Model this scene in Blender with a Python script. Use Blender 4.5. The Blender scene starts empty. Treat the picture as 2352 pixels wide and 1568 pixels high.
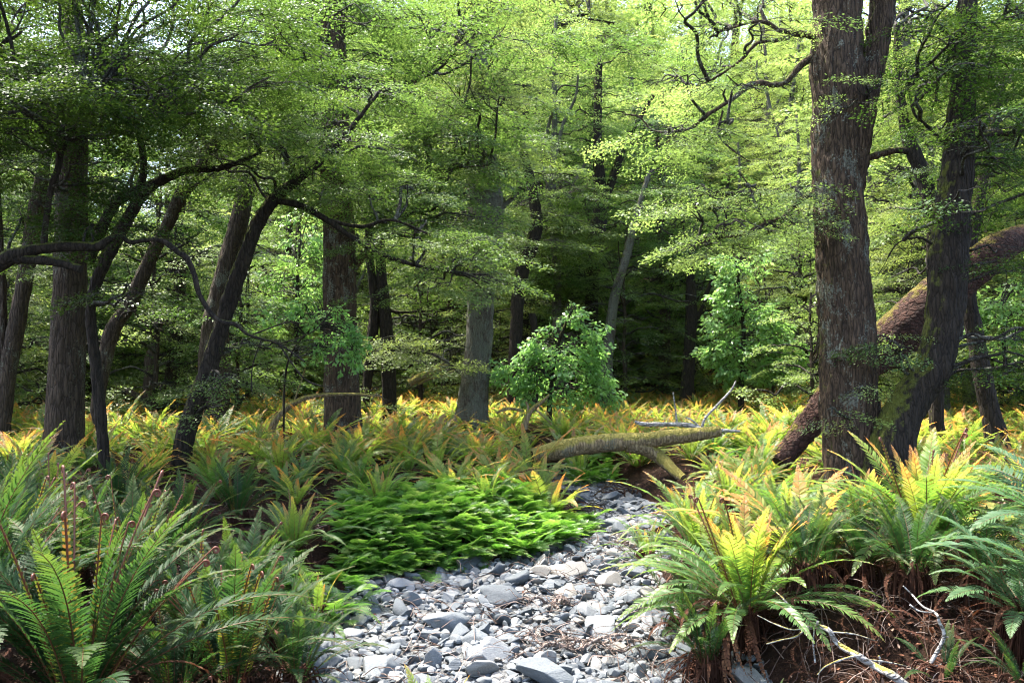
import bpy, math, random
import numpy as np
from mathutils import Matrix, Vector
rad = math.radians
rng = np.random.default_rng(7)
random.seed(7)

# ------------------------------------------------------------------ camera, world, sun, exposure
sc = bpy.context.scene
C = sc.collection
CAM = np.array([0.0, 0.0, 1.6]); PITCH = rad(2.5); LENS = 30.0
cam = bpy.data.cameras.new('camera'); camo = bpy.data.objects.new('camera', cam); C.objects.link(camo)
cam.lens = LENS; cam.sensor_width = 36; cam.clip_end = 500; cam.clip_start = 0.05
camo.location = CAM; camo.rotation_euler = (rad(90) + PITCH, 0, 0)
sc.camera = camo
SUN_EL, SUN_AZ = rad(66), rad(-52)            # azimuth from +Y (ahead), negative towards -X
sdir = Vector((math.sin(SUN_AZ) * math.cos(SUN_EL), math.cos(SUN_AZ) * math.cos(SUN_EL), math.sin(SUN_EL)))
w = bpy.data.worlds.new('World'); sc.world = w; w.use_nodes = True
nt = w.node_tree
sky = nt.nodes.new('ShaderNodeTexSky'); sky.sky_type = 'NISHITA'; sky.sun_disc = False
sky.sun_elevation = SUN_EL; sky.sun_rotation = SUN_AZ; sky.air_density = 1.0; sky.dust_density = 3.0; sky.ozone_density = 1.0
bg = nt.nodes['Background']; bg.inputs[1].default_value = 0.15
nt.links.new(sky.outputs[0], bg.inputs[0])
sl = bpy.data.lights.new('sun', 'SUN'); sl.energy = 3.3; sl.angle = rad(0.6); sl.color = (1.0, 0.95, 0.86)
so = bpy.data.objects.new('sun', sl); C.objects.link(so)
so.rotation_euler = sdir.to_track_quat('Z', 'Y').to_euler(); so.location = (0, 0, 30)
sc.view_settings.view_transform = 'Standard'; sc.view_settings.look = 'None'
sc.view_settings.exposure = 2.55; sc.view_settings.gamma = 1
cy = sc.cycles
cy.max_bounces = 7; cy.diffuse_bounces = 4; cy.transmission_bounces = 5; cy.glossy_bounces = 2; cy.transparent_max_bounces = 4
cy.use_adaptive_sampling = True; cy.adaptive_threshold = 0.02; cy.caustics_reflective = False; cy.caustics_refractive = False
cy.sample_clamp_indirect = 4; cy.sample_clamp_direct = 12; cy.pixel_filter_type = 'BLACKMAN_HARRIS'; cy.filter_width = 1.1

# ------------------------------------------------------------------ pixel <-> world (photo measured at 2352 x 1568)
FW = np.array([0, math.cos(PITCH), math.sin(PITCH)]); UP = np.array([0, -math.sin(PITCH), math.cos(PITCH)])
K = 36.0 / LENS / 2352
def P(px, py, d):
    v = FW + np.array([1.0, 0, 0]) * (px - 1176) * K + UP * (784 - py) * K
    return CAM + v * (d / v[1])
def smooth(a, b, x):
    t = np.clip((x - a) / (b - a), 0, 1); return t * t * (3 - 2 * t)

# ------------------------------------------------------------------ noise
_lat = np.random.default_rng(3).random((64, 64, 64)).astype(np.float32)
def vnoise(p):
    p = np.asarray(p, dtype=np.float64); i = np.floor(p).astype(int); f = p - i; f = f * f * (3 - 2 * f); i &= 63; j = (i + 1) & 63
    g = lambda a, b, c: _lat[a, b, c]
    x0, y0, z0 = i.T; x1, y1, z1 = j.T; fx, fy, fz = f.T
    c00 = g(x0, y0, z0) * (1 - fx) + g(x1, y0, z0) * fx; c10 = g(x0, y1, z0) * (1 - fx) + g(x1, y1, z0) * fx
    c01 = g(x0, y0, z1) * (1 - fx) + g(x1, y0, z1) * fx; c11 = g(x0, y1, z1) * (1 - fx) + g(x1, y1, z1) * fx
    return (c00 * (1 - fy) + c10 * fy) * (1 - fz) + (c01 * (1 - fy) + c11 * fy) * fz
def fbm(p, o=3):
    s = 0; a = 0.5
    for k in range(o): s = s + a * (vnoise(np.asarray(p) * 2 ** k + 11.3 * k) * 2 - 1); a *= .5
    return s

# ------------------------------------------------------------------ terrain
YS = [-6, 0, 4.5, 6, 6.8, 7.4, 8, 9.5, 11.5, 13, 15, 20, 80]
XC = [0, 0, .05, -.12, 0.0, .62, .95, 1.28, 1.3, 1.0, .2, -2, -2]
HW = [1.2, 1.2, 1.12, 1.05, 1.05, .62, .42, .34, .3, .3, .25, .01, .01]
def ground(x, y):
    x = np.asarray(x, float); y = np.asarray(y, float)
    xc = np.interp(y, YS, XC); hw = np.interp(y, YS, HW)
    dl = xc - hw - x; dr = x - xc - hw
    amp = smooth(20, 14, y)
    left = 0.34 * smooth(0, 1.3, dl) + .12 * smooth(1.3, 4, dl)
    right = (0.38 + .05 * smooth(1, 4, dr)) * smooth(-.05, 1, dr / np.interp(y, [0, 4.1, 4.5, 6.5, 9], [2.3, 1.9, .5, .6, .9]))
    z = np.where(dl > 0, left, np.where(dr > 0, right, 0)) * amp + 0.46 * (1 - amp)
    z = z + 0.35 * smooth(16, 34, y)
    side = smooth(-16, -30, x - 0.1 * y) * 0
    z = z + np.maximum(0, y - 30) * .46 * smooth(30, 40, y) * (1 - .5 * smooth(-.27, -.36, x / np.maximum(y, 1)) * smooth(-.62, -.5, x / np.maximum(y, 1)))
    n = fbm(np.stack([x * .35, y * .35, 0 * x], -1).reshape(-1, 3), 3).reshape(x.shape)
    z = z + n * .12 * smooth(-.2, 1.2, np.maximum(dl, dr)) + .02 * np.sin(x * 5 + y * 3)
    return z
def gz(x, y): return float(ground(np.array([x]), np.array([y]))[0])
def stream_dist(x, y):
    xc = np.interp(y, YS, XC); hw = np.interp(y, YS, HW)
    return np.maximum(xc - hw - x, x - xc - hw)

# ------------------------------------------------------------------ mesh helpers
def chunk(V, F, dat=None, mat=0):
    V = np.asarray(V, np.float32).reshape(-1, 3); F = np.asarray(F, np.int32)
    if dat is None: dat = np.zeros((len(V), 3), np.float32)
    dat = np.broadcast_to(np.asarray(dat, np.float32), (len(V), 3))
    return V, F, dat, mat
def make_mesh(name, chunks, mats, smooth_shade=True):
    Vs, Ds, loops, tot, mi = [], [], [], [], []; off = 0
    for V, F, D, m in chunks:
        if len(F) == 0: continue
        Vs.append(V); Ds.append(D); loops.append((F + off).ravel()); tot.append(np.full(len(F), F.shape[1], np.int32)); mi.append(np.full(len(F), m, np.int32)); off += len(V)
    V = np.concatenate(Vs); D = np.concatenate(Ds); L = np.concatenate(loops).astype(np.int32); T = np.concatenate(tot); M = np.concatenate(mi)
    me = bpy.data.meshes.new(name)
    me.vertices.add(len(V)); me.vertices.foreach_set('co', V.ravel())
    me.loops.add(len(L)); me.loops.foreach_set('vertex_index', L)
    me.polygons.add(len(T)); st = np.zeros(len(T), np.int32); st[1:] = np.cumsum(T)[:-1]
    me.polygons.foreach_set('loop_start', st)
    me.polygons.foreach_set('material_index', M)
    me.polygons.foreach_set('use_smooth', np.full(len(T), smooth_shade))
    a = me.attributes.new('dat', 'FLOAT_VECTOR', 'POINT'); a.data.foreach_set('vector', D.astype(np.float32).ravel())
    for m in mats: me.materials.append(m)
    me.update(calc_edges=True)
    return me
def link(name, me, parent=None, loc=None):
    o = bpy.data.objects.new(name, me); C.objects.link(o)
    if parent: o.parent = parent
    if loc is not None: o.location = loc
    return o
def tag(o, label, cat, group=None, kind=None):
    if label: o['label'] = label
    if cat: o['category'] = cat
    if group: o['group'] = group
    if kind: o['kind'] = kind
    return o
def empty(name, loc, label, cat, group=None):
    return tag(link(name, None, None, loc), label, cat, group)
def shift(chunks, b):
    b = np.asarray(b, np.float32); return [(V - b, F, D, m) for V, F, D, m in chunks]

def catmull(pts, n=8):
    p = np.asarray(pts, float)
    if len(p) < 3:
        t = np.linspace(0, 1, n + 1)[:, None]; return p[0] * (1 - t) + p[-1] * t
    q = np.vstack([2 * p[0] - p[1], p, 2 * p[-1] - p[-2]]); out = []
    for i in range(1, len(q) - 2):
        t = np.linspace(0, 1, n, endpoint=False)[:, None]; a, b, c, d = q[i - 1], q[i], q[i + 1], q[i + 2]
        out.append(.5 * ((2 * b) + (-a + c) * t + (2 * a - 5 * b + 4 * c - d) * t ** 2 + (-a + 3 * b - 3 * c + d) * t ** 3))
    out.append(p[-1:]); return np.vstack(out)
def frames(Pp):
    T = np.gradient(Pp, axis=0); T /= np.linalg.norm(T, axis=1)[:, None] + 1e-9
    n = np.cross(T[0], [0.3, 1, .2]); n /= np.linalg.norm(n); N = [n]
    for k in range(1, len(T)):
        n = N[-1] - T[k] * np.dot(N[-1], T[k]); n /= np.linalg.norm(n) + 1e-9; N.append(n)
    N = np.array(N); return T, N, np.cross(T, N)
def tube(Pp, R, n=6, mat=0, dat=(0, 0, 1), bark=0.0, flare=0.0, cap=True, seed=0.0, lump=0.0):
    Pp = np.asarray(Pp, float); R = np.broadcast_to(np.asarray(R, float), (len(Pp),)).copy()
    T, N, B = frames(Pp); th = np.linspace(0, 2 * math.pi, n, endpoint=False)
    dirs = N[:, None] * np.cos(th)[None, :, None] + B[:, None] * np.sin(th)[None, :, None]
    rr = R[:, None] * np.ones(n)[None]
    if flare:
        h = np.concatenate([[0], np.cumsum(np.linalg.norm(np.diff(Pp, axis=0), axis=1))])
        f = np.exp(-h / 0.38); rr *= 1 + flare * f[:, None] * (0.55 + 0.45 * np.cos(th[None] * 5 + seed + h[:, None]))
    if bark or lump:
        q = Pp[:, None] + dirs * rr[..., None]; qf = q.reshape(-1, 3) + seed * 3.1
        if lump: rr += rr * lump * fbm(qf * np.array([3, 3, 1.6]), 3).reshape(rr.shape)
        if bark:
            s = np.array([17, 17, 3.6]); a = 1 - np.abs(fbm(qf * s, 3)) * 3.2; a = np.clip(a, -.6, 1)
            b = fbm(qf * np.array([40, 40, 18]), 2)
            rr += bark * (-a.reshape(rr.shape) + .35 * b.reshape(rr.shape))
    V = (Pp[:, None] + dirs * rr[..., None]).reshape(-1, 3)
    k = len(Pp); i = np.arange(k - 1)[:, None] * n; j = np.arange(n)[None]; j2 = (j + 1) % n
    Q = np.stack([i + j, i + j2, i + n + j2, i + n + j], -1).reshape(-1, 4)
    out = [chunk(V, Q, dat, mat)]
    if cap:
        c0 = len(V)
        V2 = np.vstack([V[-n:], Pp[-1:]]); Tq = np.stack([np.arange(n), (np.arange(n) + 1) % n, np.full(n, n)], -1)
        out.append(chunk(V2, Tq, dat, mat))
        V3 = np.vstack([V[:n], Pp[:1]]); out.append(chunk(V3, Tq[:, ::-1], dat, mat))
    return out
def wiggle(a, b, n=6, amp=.12, r=None, up=0.0):
    r = r or rng; a = np.asarray(a, float); b = np.asarray(b, float); L = np.linalg.norm(b - a)
    t = np.linspace(0, 1, n)[:, None]; p = a * (1 - t) + b * t
    off = np.cumsum(r.normal(0, 1, (n, 3)), 0); off -= t * off[-1]; p += off * amp * L / math.sqrt(n) * np.sin(t * math.pi) ** .5
    p[:, 2] += (np.sin(t[:, 0] * math.pi)) * up * L
    return catmull(p, 4)
def rotm(yaw, pitch, roll):
    cy_, sy = np.cos(yaw), np.sin(yaw); cp, sp = np.cos(pitch), np.sin(pitch); cr, sr = np.cos(roll), np.sin(roll); z = np.zeros_like(yaw); o = np.ones_like(yaw)
    Rz = np.stack([cy_, -sy, z, sy, cy_, z, z, z, o], -1).reshape(-1, 3, 3)
    Ry = np.stack([cp, z, -sp, z, o, z, sp, z, cp], -1).reshape(-1, 3, 3)      # positive pitch lifts +X
    Rx = np.stack([o, z, z, z, cr, -sr, z, sr, cr], -1).reshape(-1, 3, 3)
    return Rz @ Ry @ Rx

# ------------------------------------------------------------------ materials
def mat(name):
    m = bpy.data.materials.new(name); m.use_nodes = True; m.node_tree.nodes.clear(); return m, m.node_tree
class G:
    def __init__(s, name): s.m, s.t = mat(name)
    def n(s, typ, **kw):
        nd = s.t.nodes.new(typ)
        for k, v in kw.items():
            if k == 'inp':
                for a, b in v.items():
                    if isinstance(b, bpy.types.NodeSocket): s.t.links.new(b, nd.inputs[a])
                    else: nd.inputs[a].default_value = b
            else: setattr(nd, k, v)
        return nd
    def ramp(s, fac, stops, interp='LINEAR'):
        nd = s.t.nodes.new('ShaderNodeValToRGB'); s.t.links.new(fac, nd.inputs[0]); cr = nd.color_ramp; cr.interpolation = interp
        while len(cr.elements) > 1: cr.elements.remove(cr.elements[-1])
        for i, (p, c) in enumerate(stops):
            e = cr.elements[0] if i == 0 else cr.elements.new(p)
            e.position = p; e.color = (*c, 1) if len(c) == 3 else c
        return nd.outputs[0]
    def mix(s, f, a, b, mode='MIX'):
        nd = s.t.nodes.new('ShaderNodeMix'); nd.data_type = 'RGBA'; nd.blend_type = mode
        for sock, v in ((nd.inputs[0], f), (nd.inputs[6], a), (nd.inputs[7], b)):
            if isinstance(v, bpy.types.NodeSocket): s.t.links.new(v, sock)
            else: sock.default_value = v if not isinstance(v, tuple) else ((*v, 1) if len(v) == 3 else v)
        return nd.outputs[2]
    def math(s, op, a, b=0.0, clamp=False):
        nd = s.t.nodes.new('ShaderNodeMath'); nd.operation = op; nd.use_clamp = clamp
        for k, v in enumerate((a, b)):
            if isinstance(v, bpy.types.NodeSocket): s.t.links.new(v, nd.inputs[k])
            else: nd.inputs[k].default_value = v
        return nd.outputs[0]
    def noise(s, vec, scale, detail=4, rough=.55, out=0):
        nd = s.n('ShaderNodeTexNoise', inp={'Vector': vec, 'Scale': scale, 'Detail': detail, 'Roughness': rough}); return nd.outputs[out]
    def mapping(s, vec, sc_):
        return s.n('ShaderNodeMapping', inp={'Vector': vec, 'Scale': sc_}).outputs[0]
    def out(s, sh):
        o = s.n('ShaderNodeOutputMaterial'); s.t.links.new(sh, o.inputs[0]); return s.m

def leaf_mat(name, dark, mid, light, trans, tfac=.45, rough=.38, spec=.5, stem=(.035, .022, .014)):
    g = G(name); at = g.n('ShaderNodeAttribute', attribute_name='dat'); sp = g.n('ShaderNodeSeparateXYZ', inp={0: at.outputs[1]})
    oi = g.n('ShaderNodeObjectInfo')
    f = g.math('ADD', g.math('MULTIPLY', sp.outputs[1], .8), g.math('MULTIPLY', oi.outputs['Random'], .2))
    col = g.ramp(f, [(0.0, dark), (.5, mid), (1.0, light)])
    col = g.mix(sp.outputs[2], col, stem)
    hs = g.n('ShaderNodeHueSaturation', inp={'Hue': g.math('ADD', g.math('MULTIPLY', oi.outputs['Random'], .03), .485), 'Color': col})
    tc = g.mix(1.0, hs.outputs[0], trans, 'MULTIPLY')
    b = g.n('ShaderNodeBsdfPrincipled', inp={'Base Color': hs.outputs[0], 'Roughness': rough, 'Specular IOR Level': spec})
    tr = g.n('ShaderNodeBsdfTranslucent', inp={'Color': tc})
    mx = g.n('ShaderNodeMixShader', inp={0: g.math('MULTIPLY', g.math('SUBTRACT', 1.0, sp.outputs[2]), tfac), 1: b.outputs[0], 2: tr.outputs[0]})
    return g.out(mx.outputs[0])
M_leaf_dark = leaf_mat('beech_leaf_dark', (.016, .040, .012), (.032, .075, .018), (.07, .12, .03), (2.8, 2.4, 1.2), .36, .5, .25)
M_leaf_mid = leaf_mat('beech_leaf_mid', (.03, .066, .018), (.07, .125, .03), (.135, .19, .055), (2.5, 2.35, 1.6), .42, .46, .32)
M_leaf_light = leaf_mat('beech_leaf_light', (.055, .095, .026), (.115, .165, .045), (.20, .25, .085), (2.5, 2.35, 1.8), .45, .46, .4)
M_leaf_bright = leaf_mat('broad_leaf_bright', (.08, .17, .045), (.14, .27, .08), (.24, .39, .15), (2.2, 2.1, 1.5), .5)

def fern_mat(name, ramp, stem, trans, tfac=.5, rough=.42, spec=.4):
    g = G(name); at = g.n('ShaderNodeAttribute', attribute_name='dat'); sp = g.n('ShaderNodeSeparateXYZ', inp={0: at.outputs[1]})
    oi = g.n('ShaderNodeObjectInfo')
    f = g.math('ADD', sp.outputs[0], g.math('MULTIPLY', g.math('SUBTRACT', oi.outputs['Random'], .5), .25))
    f = g.math('ADD', f, g.math('MULTIPLY', g.math('SUBTRACT', sp.outputs[1], .5), .35), True)
    col = g.ramp(f, ramp); col = g.mix(sp.outputs[2], col, stem)
    b = g.n('ShaderNodeBsdfPrincipled', inp={'Base Color': col, 'Roughness': rough, 'Specular IOR Level': spec})
    tr = g.n('ShaderNodeBsdfTranslucent', inp={'Color': g.mix(1.0, col, trans, 'MULTIPLY')})
    mx = g.n('ShaderNodeMixShader', inp={0: g.math('MULTIPLY', g.math('SUBTRACT', 1.0, sp.outputs[2]), tfac), 1: b.outputs[0], 2: tr.outputs[0]})
    return g.out(mx.outputs[0])
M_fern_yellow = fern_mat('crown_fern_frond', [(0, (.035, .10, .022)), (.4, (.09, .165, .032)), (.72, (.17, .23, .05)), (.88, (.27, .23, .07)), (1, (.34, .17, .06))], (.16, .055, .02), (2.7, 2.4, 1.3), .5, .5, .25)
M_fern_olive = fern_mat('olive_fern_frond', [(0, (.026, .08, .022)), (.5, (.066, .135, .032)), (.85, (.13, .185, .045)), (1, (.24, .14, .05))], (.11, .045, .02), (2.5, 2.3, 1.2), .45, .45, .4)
M_fern_green = fern_mat('shaded_shield_fern_frond', [(0, (.010, .032, .012)), (.6, (.019, .052, .016)), (1, (.048, .080, .018))], (.09, .035, .015), (2.4, 2.2, 1.2), .45, .55, .2)  # shield fern green, with the shade of the near bank darkened into it
M_fern_blue = fern_mat('pale_fern_frond', [(0, (.03, .075, .034)), (.6, (.055, .115, .05)), (1, (.09, .16, .06))], (.12, .06, .03), (1.8, 1.8, 1.2), .4, .5, .3)
M_fern_new = fern_mat('unfurling_frond', [(0, (.04, .08, .015)), (.6, (.10, .12, .022)), (1, (.16, .075, .026))], (.12, .034, .016), (2.2, 2.0, 1.1), .4)
M_fern_lace = fern_mat('lace_fern_frond', [(0, (.025, .075, .014)), (.45, (.07, .17, .028)), (.8, (.13, .235, .05)), (1, (.20, .26, .09))], (.08, .11, .03), (2.1, 2.1, 1.2), .45)
M_fern_dead = fern_mat('dead_frond', [(0, (.03, .012, .007)), (.6, (.065, .025, .014)), (1, (.13, .065, .034))], (.07, .03, .018), (1.5, 1.3, 1), .25, .8, .15)

def bark_mat(name, c1, c2, lichen=.35, moss=.3, lcol=(.19, .20, .15), mcol=(.10, .11, .015), sc_=1.0, furrow=(9, 9, 1.6)):
    g = G(name); tc = g.n('ShaderNodeTexCoord'); ob = tc.outputs['Object']
    st = g.mapping(ob, tuple(v * sc_ for v in furrow)); n1 = g.noise(st, 2.2, 6, .65)
    vor = g.n('ShaderNodeTexVoronoi', feature='DISTANCE_TO_EDGE', inp={'Vector': g.mix(.45, st, g.noise(st, 2.4, 4, .6, 1), 'ADD'), 'Scale': 2.6})
    crack = g.math('SMOOTH_MIN', vor.outputs[0], .22); g.t.nodes[-1].inputs[2].default_value = .1
    n2 = g.noise(g.mapping(ob, (1, 1, .6)), 3.1, 5, .7); n3 = g.noise(ob, 45, 4, .7)
    col = g.mix(g.ramp(n1, [(.32, (0, 0, 0)), (.68, (1, 1, 1))]), c1, c2)
    col = g.mix(g.ramp(vor.outputs[0], [(0, (.8, .8, .8)), (.09, (0, 0, 0))]), col, tuple(v * .4 for v in c1))
    lf = g.ramp(g.math('ADD', g.math('MULTIPLY', n2, .7), g.math('MULTIPLY', n3, .3)), [(.60 - lichen * .22, (0, 0, 0)), (.64 - lichen * .22, (1, 1, 1))])
    lf2 = g.math('MULTIPLY', lf, g.ramp(n3, [(.35, (.1, .1, .1)), (.6, (1, 1, 1))]))
    col = g.mix(g.math('MULTIPLY', lf2, .8 if lichen > 0 else 0.0), col, g.mix(n3, tuple(v * .6 for v in lcol), lcol))
    geo = g.n('ShaderNodeNewGeometry'); sx = g.n('ShaderNodeSeparateXYZ', inp={0: geo.outputs['Normal']})
    up = g.math('ADD', sx.outputs[2], g.math('MULTIPLY', sx.outputs[0], -.45))
    n4 = g.noise(ob, 6, 5, .7)
    mf = g.ramp(g.math('ADD', g.math('MULTIPLY', up, .5), g.math('ADD', n4, moss * .6 - .45)), [(.42, (0, 0, 0)), (.56, (1, 1, 1))])
    col = g.mix(g.math('MULTIPLY', mf, .85 if moss != 0 else 0.0), col, g.mix(n3, tuple(v * .5 for v in mcol), tuple(min(1, v * 1.5) for v in mcol)))
    h = g.math('ADD', g.math('MULTIPLY', crack, 2.4), g.math('ADD', g.math('MULTIPLY', n1, .7), g.math('MULTIPLY', n3, .35)))
    bp = g.n('ShaderNodeBump', inp={'Strength': 1.0, 'Distance': .035, 'Height': h})
    b = g.n('ShaderNodeBsdfPrincipled', inp={'Base Color': col, 'Roughness': .88, 'Specular IOR Level': .25, 'Normal': bp.outputs[0]})
    return g.out(b.outputs[0])
M_bark = bark_mat('beech_bark', (.035, .024, .017), (.09, .064, .044), .2, .1)
M_bark_dark = bark_mat('dark_bark', (.018, .013, .010), (.045, .033, .023), .0, .2)
M_bark_lichen = bark_mat('lichen_bark', (.06, .048, .038), (.13, .105, .082), .7, .1)
M_bark_big = bark_mat('big_tree_bark', (.030, .019, .013), (.125, .080, .050), .28, .15, lcol=(.24, .25, .20))
M_twig = bark_mat('twig_bark', (.025, .019, .015), (.07, .06, .048), .4, 0.0)
M_log_moss = bark_mat('mossy_log', (.18, .125, .07), (.36, .27, .15), .2, .5, mcol=(.28, .24, .05))
M_log_red = bark_mat('rotting_red_wood', (.034, .017, .012), (.090, .042, .030), 0.0, -.1, mcol=(.14, .12, .014), furrow=(5, 9, 7))
M_snag = bark_mat('grey_dead_wood', (.10, .065, .052), (.22, .16, .13), .3, .0, furrow=(18, 18, 1))
M_white = bark_mat('bleached_branch', (.26, .24, .22), (.55, .53, .50), .2, .0, furrow=(5, 5, 9))
M_white_moss = bark_mat('bleached_mossy_branch', (.26, .24, .22), (.55, .53, .50), .2, .12, mcol=(.30, .24, .02), furrow=(5, 5, 9))

def stone_mat():
    g = G('river_stone'); tc = g.n('ShaderNodeTexCoord'); oi = g.n('ShaderNodeObjectInfo')
    at = g.n('ShaderNodeAttribute', attribute_name='dat'); sp = g.n('ShaderNodeSeparateXYZ', inp={0: at.outputs[1]})
    off = g.n('ShaderNodeVectorMath', operation='ADD', inp={0: tc.outputs['Object'], 1: g.n('ShaderNodeCombineXYZ', inp={0: g.math('MULTIPLY', oi.outputs['Random'], 40.0)}).outputs[0]}).outputs[0]
    r = g.math('FRACT', g.math('ADD', oi.outputs['Random'], sp.outputs[1]))
    base = g.ramp(r, [(0, (.07, .08, .088)), (.3, (.11, .122, .13)), (.6, (.155, .166, .17)), (.8, (.215, .22, .22)), (.93, (.20, .18, .15)), (1, (.28, .285, .28))])
    n = g.noise(off, 14, 6, .7); n2 = g.noise(off, 90, 3, .7); n3 = g.noise(g.mapping(off, (1, 1, 7)), 9, 4, .6)
    col = g.mix(.75, base, g.ramp(n, [(.3, (.55, .57, .6)), (.7, (1.15, 1.15, 1.13))]), 'MULTIPLY')
    col = g.mix(.5, col, g.ramp(n3, [(.35, (.7, .7, .72)), (.62, (1.15, 1.15, 1.15))]), 'MULTIPLY')
    col = g.mix(.4, col, g.ramp(n2, [(.3, (.6, .6, .62)), (.7, (1.2, 1.2, 1.2))]), 'MULTIPLY')
    bp = g.n('ShaderNodeBump', inp={'Strength': .5, 'Distance': .012, 'Height': g.math('ADD', n3, g.math('MULTIPLY', n2, .25))})
    return g.out(g.n('ShaderNodeBsdfPrincipled', inp={'Base Color': col, 'Roughness': .72, 'Specular IOR Level': .35, 'Normal': bp.outputs[0]}).outputs[0])
M_stone = stone_mat()
def soil_mat():
    g = G('forest_soil'); tc = g.n('ShaderNodeTexCoord'); ob = tc.outputs['Object']
    n = g.noise(ob, 2.5, 6, .7); n2 = g.noise(ob, 40, 5, .75)
    col = g.ramp(g.math('ADD', g.math('MULTIPLY', n, .5), g.math('MULTIPLY', n2, .5)), [(.3, (.010, .006, .004)), (.5, (.03, .016, .010)), (.7, (.07, .036, .022))])
    bp = g.n('ShaderNodeBump', inp={'Strength': 1.0, 'Distance': .05, 'Height': g.math('ADD', n2, n)})
    return g.out(g.n('ShaderNodeBsdfPrincipled', inp={'Base Color': col, 'Roughness': .95, 'Specular IOR Level': .1, 'Normal': bp.outputs[0]}).outputs[0])
M_soil = soil_mat()
def gravel_mat():
    g = G('silt_gravel'); tc = g.n('ShaderNodeTexCoord'); ob = tc.outputs['Object']
    v = g.n('ShaderNodeTexVoronoi', inp={'Vector': ob, 'Scale': 45.0}); n = g.noise(ob, 60, 4)
    col = g.ramp(g.n('ShaderNodeSeparateXYZ', inp={0: v.outputs[1]}).outputs[0], [(0, (.04, .04, .04)), (1, (.14, .145, .145))])
    bp = g.n('ShaderNodeBump', inp={'Strength': 1.0, 'Distance': .02, 'Height': g.math('SUBTRACT', n, v.outputs[0])})
    return g.out(g.n('ShaderNodeBsdfPrincipled', inp={'Base Color': col, 'Roughness': .9, 'Normal': bp.outputs[0]}).outputs[0])
M_gravel = gravel_mat()
def litter_mat(name, stops, r=.8):
    g = G(name); at = g.n('ShaderNodeAttribute', attribute_name='dat'); sp = g.n('ShaderNodeSeparateXYZ', inp={0: at.outputs[1]})
    return g.out(g.n('ShaderNodeBsdfPrincipled', inp={'Base Color': g.ramp(sp.outputs[1], stops), 'Roughness': r, 'Specular IOR Level': .2}).outputs[0])
M_litter = litter_mat('brown_litter', [(0, (.03, .011, .007)), (.4, (.08, .028, .016)), (.75, (.15, .065, .036)), (1, (.28, .19, .14))])
M_twiglitter = litter_mat('dry_twigs', [(0, (.04, .022, .016)), (.5, (.10, .065, .05)), (1, (.26, .20, .17))])

# ------------------------------------------------------------------ setting: ground + stream bed
def grid(name, xs, ys, zf, m, keep=None):
    X, Y = np.meshgrid(xs, ys); Z = zf(X, Y); V = np.stack([X, Y, Z], -1).reshape(-1, 3)
    nx, ny = len(xs), len(ys); i = np.arange(ny - 1)[:, None] * nx; j = np.arange(nx - 1)[None]
    Q = np.stack([i + j, i + j + 1, i + nx + j + 1, i + nx + j], -1).reshape(-1, 4)
    if keep is not None: Q = Q[keep(V[Q].mean(1))]
    return link(name, make_mesh(name, [chunk(V, Q)], [m]))
xs = np.concatenate([np.arange(-90, -8, 1.5), np.arange(-8, 8, .1), np.arange(8, 91, 1.5)])
ys = np.concatenate([np.arange(-8, 14, .1), np.arange(14, 30, .4), np.arange(30, 130, 2)])
tag(grid('ground', xs, ys, ground, M_soil), 'brown forest floor of soil and litter rising away from the stream', None, None, 'structure')
tag(grid('path', np.arange(-3, 3.2, .08), np.arange(-2, 15, .08), lambda x, y: ground(x, y) + .006 + .012 * fbm(np.stack([x * 6, y * 6, 0 * x], -1).reshape(-1, 3)).reshape(x.shape) * (stream_dist(x, y) < .1), M_gravel,
     lambda c: stream_dist(c[:, 0], c[:, 1]) < .12), 'grey silt and fine gravel of the dry stream bed', None, None, 'structure').name = 'stream_bed'

# ------------------------------------------------------------------ stones
def icosphere(sub):
    import bmesh
    bm = bmesh.new(); bmesh.ops.create_icosphere(bm, subdivisions=sub, radius=1); bm.verts.ensure_lookup_table()
    V = np.array([v.co[:] for v in bm.verts]); F = np.array([[v.index for v in f.verts] for f in bm.faces]); bm.free(); return V, F
ico = {k: icosphere(k) for k in (1, 2, 3, 4, 5)}
def rock(sub, r, cuts=13, sc_=(1, .74, .44), rough=.02):
    V, F = ico[sub]; V = V.copy()
    nrm = r.normal(size=(cuts, 3)); nrm /= np.linalg.norm(nrm, axis=1)[:, None]
    nrm[:3, 2] *= 3; nrm /= np.linalg.norm(nrm, axis=1)[:, None]
    for n in nrm:
        d = r.uniform(.45, .85); V -= np.maximum(0, V @ n - d)[:, None] * n * .96
    V *= 1 + rough * fbm(V * 3.5 + r.uniform(0, 50), 3)[:, None] * (1 if sub > 2 else 0)
    V *= np.array(sc_) * np.array([1, r.uniform(.8, 1.2), r.uniform(.75, 1.3)])
    return V, F
r_st = np.random.default_rng(21)
rocks_hi = [make_mesh('stone', [chunk(*rock(4, r_st, rough=.05))], [M_stone]) for _ in range(22)]
for me in rocks_hi: me.polygons.foreach_set('use_smooth', np.ones(len(me.polygons), bool))
rocks_lo = [rock(2, r_st, 9) for _ in range(14)]
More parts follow.
